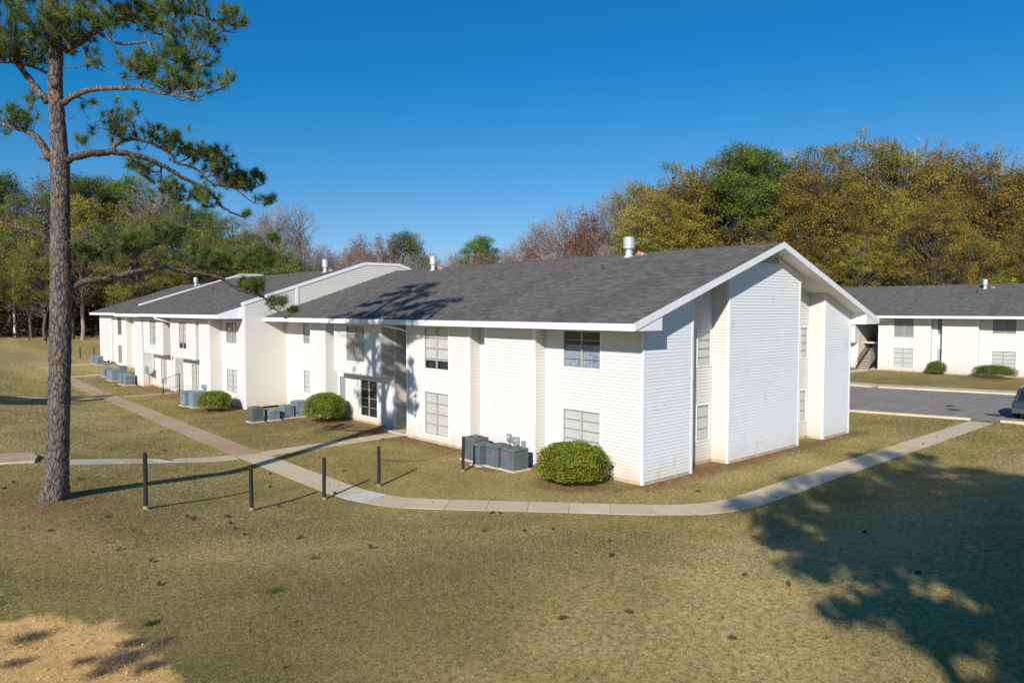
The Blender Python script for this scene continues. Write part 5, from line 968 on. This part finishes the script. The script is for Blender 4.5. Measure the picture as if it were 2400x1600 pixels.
TREES = [[-5.7,130.5,23.7,'p'],[-3.5,120.4,23.5,'p'],[-3.1,110.7,20.2,'o'],[1.2,116.2,22.1,'r'],[-2.7,103.6,16.2,'o'],[4.1,108.2,23.6,'p'],[8.2,109.9,23.7,'p'],[5.2,101.9,19.9,'o'],[10.9,107.5,24.1,'p'],[13.1,102.9,22.2,'b'],[10.5,97.1,18.9,'o'],[18.0,109.2,22.5,'p'],[17.7,98.8,20.0,'o'],[23.2,107.3,21.1,'p'],[24.1,98.5,19.2,'o'],[29.8,104.0,20.4,'r'],[31.7,99.7,22.1,'b'],[36.2,101.0,23.1,'b'],[39.8,100.4,19.7,'b'],[43.6,99.7,19.2,'b'],[44.6,96.2,21.1,'r'],[46.4,91.9,21.1,'r'],[51.3,95.6,19.0,'b'],[52.2,92.1,19.7,'p'],[59.4,96.4,18.2,'b'],[64.5,97.2,18.7,'b'],[65.8,93.4,18.4,'b'],[62.6,85.5,19.4,'p'],[67.8,86.2,19.4,'b'],[67.5,81.1,20.5,'b'],[64.3,73.2,22.9,'r'],[67.7,72.9,23.9,'b'],[66.4,68.7,25.7,'b'],[68.8,66.5,25.1,'r'],[68.9,63.8,25.1,'r'],[71.2,61.7,24.1,'b'],[72.0,58.3,26.3,'b'],[69.2,52.7,25.1,'o'],[68.3,48.2,26.9,'o'],[72.3,47.2,27.8,'o'],[80.3,48.2,27.2,'b'],[74.2,40.2,29.7,'p'],[77.7,39.8,29.7,'p'],[83.5,39.9,28.9,'b'],[77.8,34.3,28.2,'o'],[78.1,31.3,27.8,'o'],[84.8,30.7,29.6,'o'],[85.2,27.7,30.6,'o'],[89.8,26.2,30.7,'o'],[96.7,25.4,29.6,'b'],[92.3,21.3,27.2,'o'],[98.6,21.1,29.1,'o'],[96.1,17.9,28.8,'o'],[103.3,16.9,28.1,'b'],[100.9,13.6,26.1,'o'],[106.0,11.8,27.2,'o'],[111.3,9.8,28.2,'o'],[-9.6,108.7,12.8,'o'],[-8.5,98.4,9.9,'r'],[-6.0,106.7,13.1,'o'],[-4.7,105.1,12.2,'b'],[-2.9,100.0,10.9,'o'],[-2.1,95.7,13.3,'b'],[1.6,98.2,12.3,'o'],[2.3,95.9,14.2,'r'],[5.0,97.8,14.5,'o'],[6.6,96.1,13.9,'o'],[7.1,87.9,14.1,'o'],[12.1,97.7,11.7,'o'],[15.1,96.2,14.7,'b'],[18.3,100.2,13.4,'o'],[18.5,93.3,16.2,'o'],[21.8,93.4,12.4,'o'],[23.1,89.2,14.5,'o'],[24.1,87.0,13.4,'o'],[27.2,92.4,15.7,'b'],[26.9,88.2,14.7,'b'],[32.9,93.4,15.7,'b'],[35.0,93.9,15.7,'b'],[38.4,91.8,17.0,'b'],[37.3,85.2,15.8,'b'],[37.5,80.4,15.9,'b'],[39.1,77.6,15.4,'b'],[43.6,82.5,16.6,'b'],[44.2,77.6,16.6,'b'],[46.9,75.9,15.0,'b'],[52.3,80.2,16.6,'b'],[53.9,76.7,17.1,'r'],[49.9,68.2,16.2,'r'],[51.8,66.2,14.6,'b'],[61.3,72.6,15.2,'b'],[55.4,63.4,15.2,'b'],[60.3,64.3,17.1,'b'],[63.8,65.4,17.0,'r'],[61.0,59.4,14.3,'b'],[62.8,56.9,15.4,'b'],[68.9,58.8,16.2,'b'],[71.1,56.8,16.7,'b'],[70.8,53.7,15.8,'b'],[37.8,113.0,18.8,'b'],[44.8,119.2,18.2,'b'],[43.8,109.3,17.7,'b'],[45.5,105.0,19.1,'b'],[55.1,113.2,20.0,'b'],[57.9,112.5,19.6,'b'],[61.8,111.9,19.2,'b'],[61.1,103.5,19.0,'b'],[60.7,97.8,19.0,'b'],[69.3,101.9,19.9,'b'],[67.7,92.0,18.5,'b'],[70.5,89.6,19.3,'r'],[79.8,96.3,19.0,'r'],[77.6,87.5,19.2,'b'],[85.3,90.5,20.8,'b'],[86.1,84.5,20.1,'b'],[88.1,80.2,19.6,'b'],[86.3,74.3,18.8,'r'],[94.9,76.6,18.8,'b'],[94.8,73.5,20.2,'b'],[56.6,43.6,19.4,'o'],[59.5,43.7,21.7,'o'],[54.8,37.4,20.3,'o'],[60.0,38.1,14.8,'o'],[60.8,35.3,14.9,'o'],[61.4,32.7,20.1,'o'],[64.5,31.7,16.2,'o'],[68.6,32.1,16.0,'o'],[69.6,29.5,16.4,'o'],[71.0,28.2,20.3,'o'],[75.3,27.6,17.8,'o'],[75.7,25.1,16.0,'o'],[73.0,21.7,14.7,'o'],[82.5,23.0,15.3,'o'],[83.2,20.7,20.7,'o'],[78.0,16.6,20.9,'o'],[84.9,16.8,19.7,'o'],[84.8,14.5,16.2,'o'],[86.7,13.4,14.6,'o'],[94.2,12.5,16.7,'o'],[95.5,11.5,18.5,'b'],[87.3,7.3,17.5,'o'],[90.3,6.1,14.4,'o'],[96.9,6.0,20.0,'b'],[92.7,2.7,17.6,'o'],[76.1,58.3,25.9,'o'],[85.3,58.6,28.1,'o'],[79.7,51.1,26.7,'p'],[85.7,49.9,27.0,'b'],[83.4,43.1,23.8,'o'],[92.6,44.5,26.9,'b'],[95.1,40.9,26.8,'o'],[91.9,35.2,27.1,'o'],[107.9,37.5,26.3,'o'],[104.5,32.0,27.6,'o'],[108.1,29.6,25.2,'p'],[111.5,26.3,27.7,'b'],[120.7,25.1,29.8,'b'],[120.9,21.4,26.0,'b'],[115.7,17.0,25.9,'o'],[132.9,16.8,25.6,'p'],[129.1,12.8,28.4,'p'],[125.8,9.8,28.3,'o']]
ZN = [(-1e9, 'left of the near pine trunk'), (60, 'just right of the near pine trunk'), (150, 'above the far block'), (235, 'above the second block roof'), (300, 'above the cream firewall'), (400, 'above the middle flue vent'), (470, 'above the long roof, left half'), (560, 'above the long roof, right half'), (640, 'behind the large flue vent'), (720, 'left of the gable peak'), (785, 'right of the gable peak'), (850, 'above the far building roof, left part'), (920, 'above the far building roof, middle'), (985, 'above the far building, right edge')]
LOOK = {'g': ('tall olive-green tree', 'low olive-green tree'), 'p': ('tall green pine', 'small green pine'), 'o': ('tall ochre tree', 'low ochre tree'), 'b': ('tall bare grey tree', 'low bare grey tree'), 'r': ('tall thin russet tree', 'low thin russet tree')}
CFW = Vector((.6665, .7455)); CRT = Vector((.7455, -.6665)); byz = {}
for x, y, h, kd in TREES:
    if 50 < x < 76 and y < 40: x = 76 + rt2.uniform(0, 9)
    if kd == 'o' and x < 34: kd = 'g' if rt2.random() < .75 else 'o'
    if kd == 'b' and x < 30 and h < 17: kd = 'g'
    if kd == 'b' and h < 21 and 30 < x < 100 and rt2.random() < .28: continue
    v = Vector((x + 19.7, y + 15.34)); px = 512 + 725 * v.dot(CRT) / v.dot(CFW); h = h * (.86 if kd in 'br' and 330 < px < 600 else 1); zi = max(i for i, (a, b) in enumerate(ZN) if px >= a); byz.setdefault((zi, kd, h > 18), []).append((px, x, y, h))
ORD = ['first', 'second', 'third', 'fourth', 'fifth', 'sixth', 'seventh', 'eighth', 'ninth', 'tenth', 'eleventh', 'twelfth', 'thirteenth', 'fourteenth', 'fifteenth']
for (zi, kd, tall), L_ in byz.items():
    for i, (px, x, y, h) in enumerate(sorted(L_)):
        lb = LOOK[kd][0 if tall else 1] + ' ' + ZN[zi][1]
        if len(L_) > 1: lb += ', ' + ORD[min(i, 14)] + ' from left'
        tree(kd, x, y, h, lb)
# trees outside the frame whose shadows fall on the lawn
tree('s', -22.9, -23.7, 19.0, 'tall pine on the lawn behind the photographer', 1, False)
tree('s', -24.6, -27.0, 17.5, 'second pine on the lawn behind the photographer', 0, False)
tree('s', -20.3, -20.9, 12.5, 'young pine on the lawn just behind the photographer', 1, False)
tree('s', -24.0, -21.1, 15.5, 'slender pine on the lawn behind the photographer', 0, False)
tree('s', -44.0, 21.5, 19.0, 'tall pine far out on the lawn at left', 1, False)
# dark undergrowth along the wood's foot
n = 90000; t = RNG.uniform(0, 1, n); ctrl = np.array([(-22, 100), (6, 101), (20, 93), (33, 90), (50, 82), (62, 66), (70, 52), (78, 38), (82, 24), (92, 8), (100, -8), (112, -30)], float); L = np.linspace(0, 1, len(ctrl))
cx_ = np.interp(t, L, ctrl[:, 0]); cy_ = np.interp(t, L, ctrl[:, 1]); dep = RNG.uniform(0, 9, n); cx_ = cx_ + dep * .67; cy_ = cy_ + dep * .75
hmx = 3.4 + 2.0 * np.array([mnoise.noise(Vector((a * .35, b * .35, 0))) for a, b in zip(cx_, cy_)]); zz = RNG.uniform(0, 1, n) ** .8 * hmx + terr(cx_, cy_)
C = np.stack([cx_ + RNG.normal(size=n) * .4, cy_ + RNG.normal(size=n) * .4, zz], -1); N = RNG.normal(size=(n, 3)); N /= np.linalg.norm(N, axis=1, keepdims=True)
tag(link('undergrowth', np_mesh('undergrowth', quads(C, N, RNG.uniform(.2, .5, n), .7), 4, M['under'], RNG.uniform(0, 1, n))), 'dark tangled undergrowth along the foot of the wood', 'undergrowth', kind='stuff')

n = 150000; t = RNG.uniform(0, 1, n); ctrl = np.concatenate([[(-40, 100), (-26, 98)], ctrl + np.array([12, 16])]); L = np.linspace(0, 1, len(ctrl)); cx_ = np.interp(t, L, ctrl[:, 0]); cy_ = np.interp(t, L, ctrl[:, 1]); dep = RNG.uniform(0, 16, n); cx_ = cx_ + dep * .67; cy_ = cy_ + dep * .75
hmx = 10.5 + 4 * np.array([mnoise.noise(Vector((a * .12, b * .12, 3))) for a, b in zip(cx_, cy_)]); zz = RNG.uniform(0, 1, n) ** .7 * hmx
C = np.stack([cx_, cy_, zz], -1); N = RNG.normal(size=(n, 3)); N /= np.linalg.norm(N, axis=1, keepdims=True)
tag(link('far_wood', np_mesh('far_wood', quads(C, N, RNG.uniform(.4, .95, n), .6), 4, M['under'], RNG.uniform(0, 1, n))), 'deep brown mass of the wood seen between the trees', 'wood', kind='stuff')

# ---------------------------------------------------------------- grass
def path_dist(x, y, pts):
    d = np.full(x.shape, 1e9)
    for (a, b), (c, e) in zip(pts[:-1], pts[1:]):
        ux, uy = c - a, e - b; t = np.clip(((x - a) * ux + (y - b) * uy) / (ux * ux + uy * uy), 0, 1); d = np.minimum(d, np.hypot(x - a - t * ux, y - b - t * uy))
    return d
n = 900000; r = 8.5 * np.exp(RNG.uniform(0, 1, n) * math.log(85 / 8.5)); th = R_(48.2) + RNG.uniform(-.68, .68, n)
x = -19.7 + r * np.cos(th); y = -15.34 + r * np.sin(th)
ok = (path_dist(x, y, MAIN) > .53 + RNG.normal(size=n) * .035) & (path_dist(x, y, [(-8, 14.1), (.2, 14.4)]) > .55) & (path_dist(x, y, [(-8.5, 14.15), (-10.3, 14.3), (-12.4, 14.2), (-14.9, 13.7)]) > .5) & (path_dist(x, y, [(-6.4, 39.9), (-2.6, 40.2)]) > .47)
ok &= (path_dist(x, y, [(-7.75, 40.3), (-24, 43.6)]) > .45) & ~((x > -.75) & (x < 17) & (y > -.12) & (y < 28.2)) & ~((x > -3.5) & (y > 27.9) & (y < 52)) & ~((x > -1.1) & (y >= 52) & (y < 75) & (x < 18))
ok &= (x < 24.6 - .26 * y) & ~((x > -19) & (x < -15.2) & (y > 14.2 - .38 * (x + 15.4)) & (y < 15.8 - .45 * (x + 15.3))) & (RNG.uniform(0, 1, n) > sandmask(x, y) * 1.15) & (RNG.uniform(0, 1, n) > littermask(x, y) * .8)
x, y, r = x[ok], y[ok], r[ok]; n = len(x); zb = terr(x, y) + .03 * np.sin(x * .9 + 1.3 * np.sin(y * .5)) * np.sin(y * .8 + np.sin(x * .7)) * Sm(np.maximum(np.maximum(-9.6 - x, -5.2 - y), -.743 * (x + 8.6) - .670 * (y - 4.1) - .9) / 1.5)
P = np.stack([x, y, zb - .004], -1); hgt = (.012 + .0006 * r) * RNG.uniform(.55, 1.35, n); wd = (.0052 + .00055 * r) * RNG.uniform(.7, 1.3, n); a = RNG.uniform(0, 6.283, n); lean = RNG.normal(size=(n, 2)) * 1.05
side = np.stack([np.cos(a), np.sin(a), np.zeros(n)], -1) * wd[:, None] * .5; tip = P + np.stack([lean[:, 0] * hgt, lean[:, 1] * hgt, hgt], -1)
V = np.stack([P - side, P + side, tip], 1).reshape(-1, 3); gm_ = np_mesh('grass', V, 3, M['blade'], RNG.beta(1.3, 1.3, n)); at_ = gm_.attributes.new('dry', 'FLOAT', 'FACE'); at_.data.foreach_set('value', drymask(x, y).astype(np.float32))
tag(link('grass', gm_), 'short dry winter grass mixed olive and straw', 'grass', kind='stuff')
n = 26000; x = RNG.uniform(-22, 24, n); y = RNG.uniform(-14, 40, n); dens = .07 + littermask(x, y) + .25 * np.exp(-(((x + 14) / 5) ** 2 + ((y - 5) / 5) ** 2))
ok = (RNG.uniform(0, 1, n) < dens) & ~((x > -.7) & (y > 0) & (y < 28) & (x < 17)) & ~((x > -2.7) & (y > 28)); x, y = x[ok], y[ok]; n = len(x); C = np.stack([x, y, terr(x, y) + .035], -1)
N = RNG.normal(size=(n, 3)) * .6 + np.array([0, 0, 1]); N /= np.linalg.norm(N, axis=1, keepdims=True); tag(link('leaf_litter', np_mesh('leaf_litter', quads(C, N, RNG.uniform(.03, .09, n), .55), 4, M['litterleaf'], RNG.uniform(0, 1, n))), 'brown fallen leaves and needles thinly strewn over lawn and walks', 'leaf litter', kind='stuff')
n = 5200; x = RNG.uniform(-21, -15.4, n); y = RNG.uniform(-8, .6, n); ok = (RNG.uniform(0, 1, n) < sandmask(x, y)) & (sandmask(x, y) > .5) & (RNG.uniform(0, 1, n) < .55); x, y = x[ok], y[ok]; n = len(x); b_ = np.stack([x, y, terr(x, y) + .004], -1); sz = RNG.uniform(.006, .022, n)[:, None]; a_ = RNG.uniform(0, 6.28, n)
c3_ = [b_ + sz * np.stack([np.cos(a_ + q), np.sin(a_ + q), np.zeros(n)], -1) for q in (0, 2.1, 4.2)]; t_ = b_ + sz * np.array([0, 0, 1.1]); V = np.concatenate([np.stack([c3_[i], c3_[(i + 1) % 3], t_], 1) for i in range(3)]).reshape(-1, 3)
tag(link('soil_clods', np_mesh('soil_clods', V, 3, M['clod'])), 'small clods and pebbles on the bare sandy patch', 'soil clods', kind='stuff')
# weeds on and near the sand patch
def weed(x, y, R0, h, n, mat, label):
    z_ = tz(x, y); a = RNG.uniform(0, 6.283, n); rr = R0 * RNG.beta(1.2, 1.8, n) * (1 + .35 * np.sin(3 * a + x)); P = np.stack([x + rr * np.cos(a), y + rr * np.sin(a) * .7, np.full(n, z_)], -1)
    b = RNG.uniform(0, 6.283, n); hh = h * RNG.uniform(.25, 1, n) * (1.1 - .6 * rr / R0); ln = RNG.uniform(.3, 1.2, n) * h; d1 = np.stack([np.cos(b) * ln * .4, np.sin(b) * ln * .4, hh * .7], -1); d2 = d1 + np.stack([np.cos(b) * ln * .6, np.sin(b) * ln * .6, hh * .3], -1)
    sd = np.stack([-np.sin(b), np.cos(b), np.zeros(n)], -1) * .004; V = np.concatenate([np.stack([P - sd, P + sd, P + d1], 1), np.stack([P + d1 - sd, P + d1 + sd, P + d2], 1)]).reshape(-1, 3)
    o = link('weed', np_mesh('weed', V - np.array([x, y, z_]), 3, M[mat], RNG.uniform(0, 1, 2 * n))); o.location = (x, y, z_); tag(o, label, 'weed')
weed(-17.0, -3.55, .55, .12, 1500, 'weed', 'large dry brown weed clump in the middle of the bare sand')
weed(-16.75, -3.05, .32, .09, 500, 'weed', 'small brown weed touching the upper side of the large clump on the sand')
weed(-16.75, -4.05, .35, .10, 600, 'weed', 'brown weed touching the lower side of the large clump on the sand')
weed(-17.45, -3.2, .25, .08, 260, 'weed', 'thin weed just left of the large clump on the sand')
weed(-17.9, -1.75, .5, .09, 900, 'weed', 'grey dry weed clump at the upper left of the bare sand')
weed(-18.2, -2.6, .3, .08, 400, 'weed', 'small dry weed low on the sand near the left edge')
weed(-17.35, -3.75, .25, .08, 300, 'weed', 'small dry weed left of the large brown clump on the sand')
weed(-16.35, -3.3, .35, .07, 500, 'weed', 'flat dry weed right of the large brown clump on the sand')
weed(-16.3, -2.5, .14, .10, 260, 'greenweed', 'small bright green weed at the right rim of the sand')
weed(-14.2, -2.6, .25, .16, 220, 'greenweed', 'spiky green weed casting a shadow right of the sand patch')
weed(-18.2, .2, .35, .08, 300, 'greenweed', 'low green weed patch at the left edge above the sand')
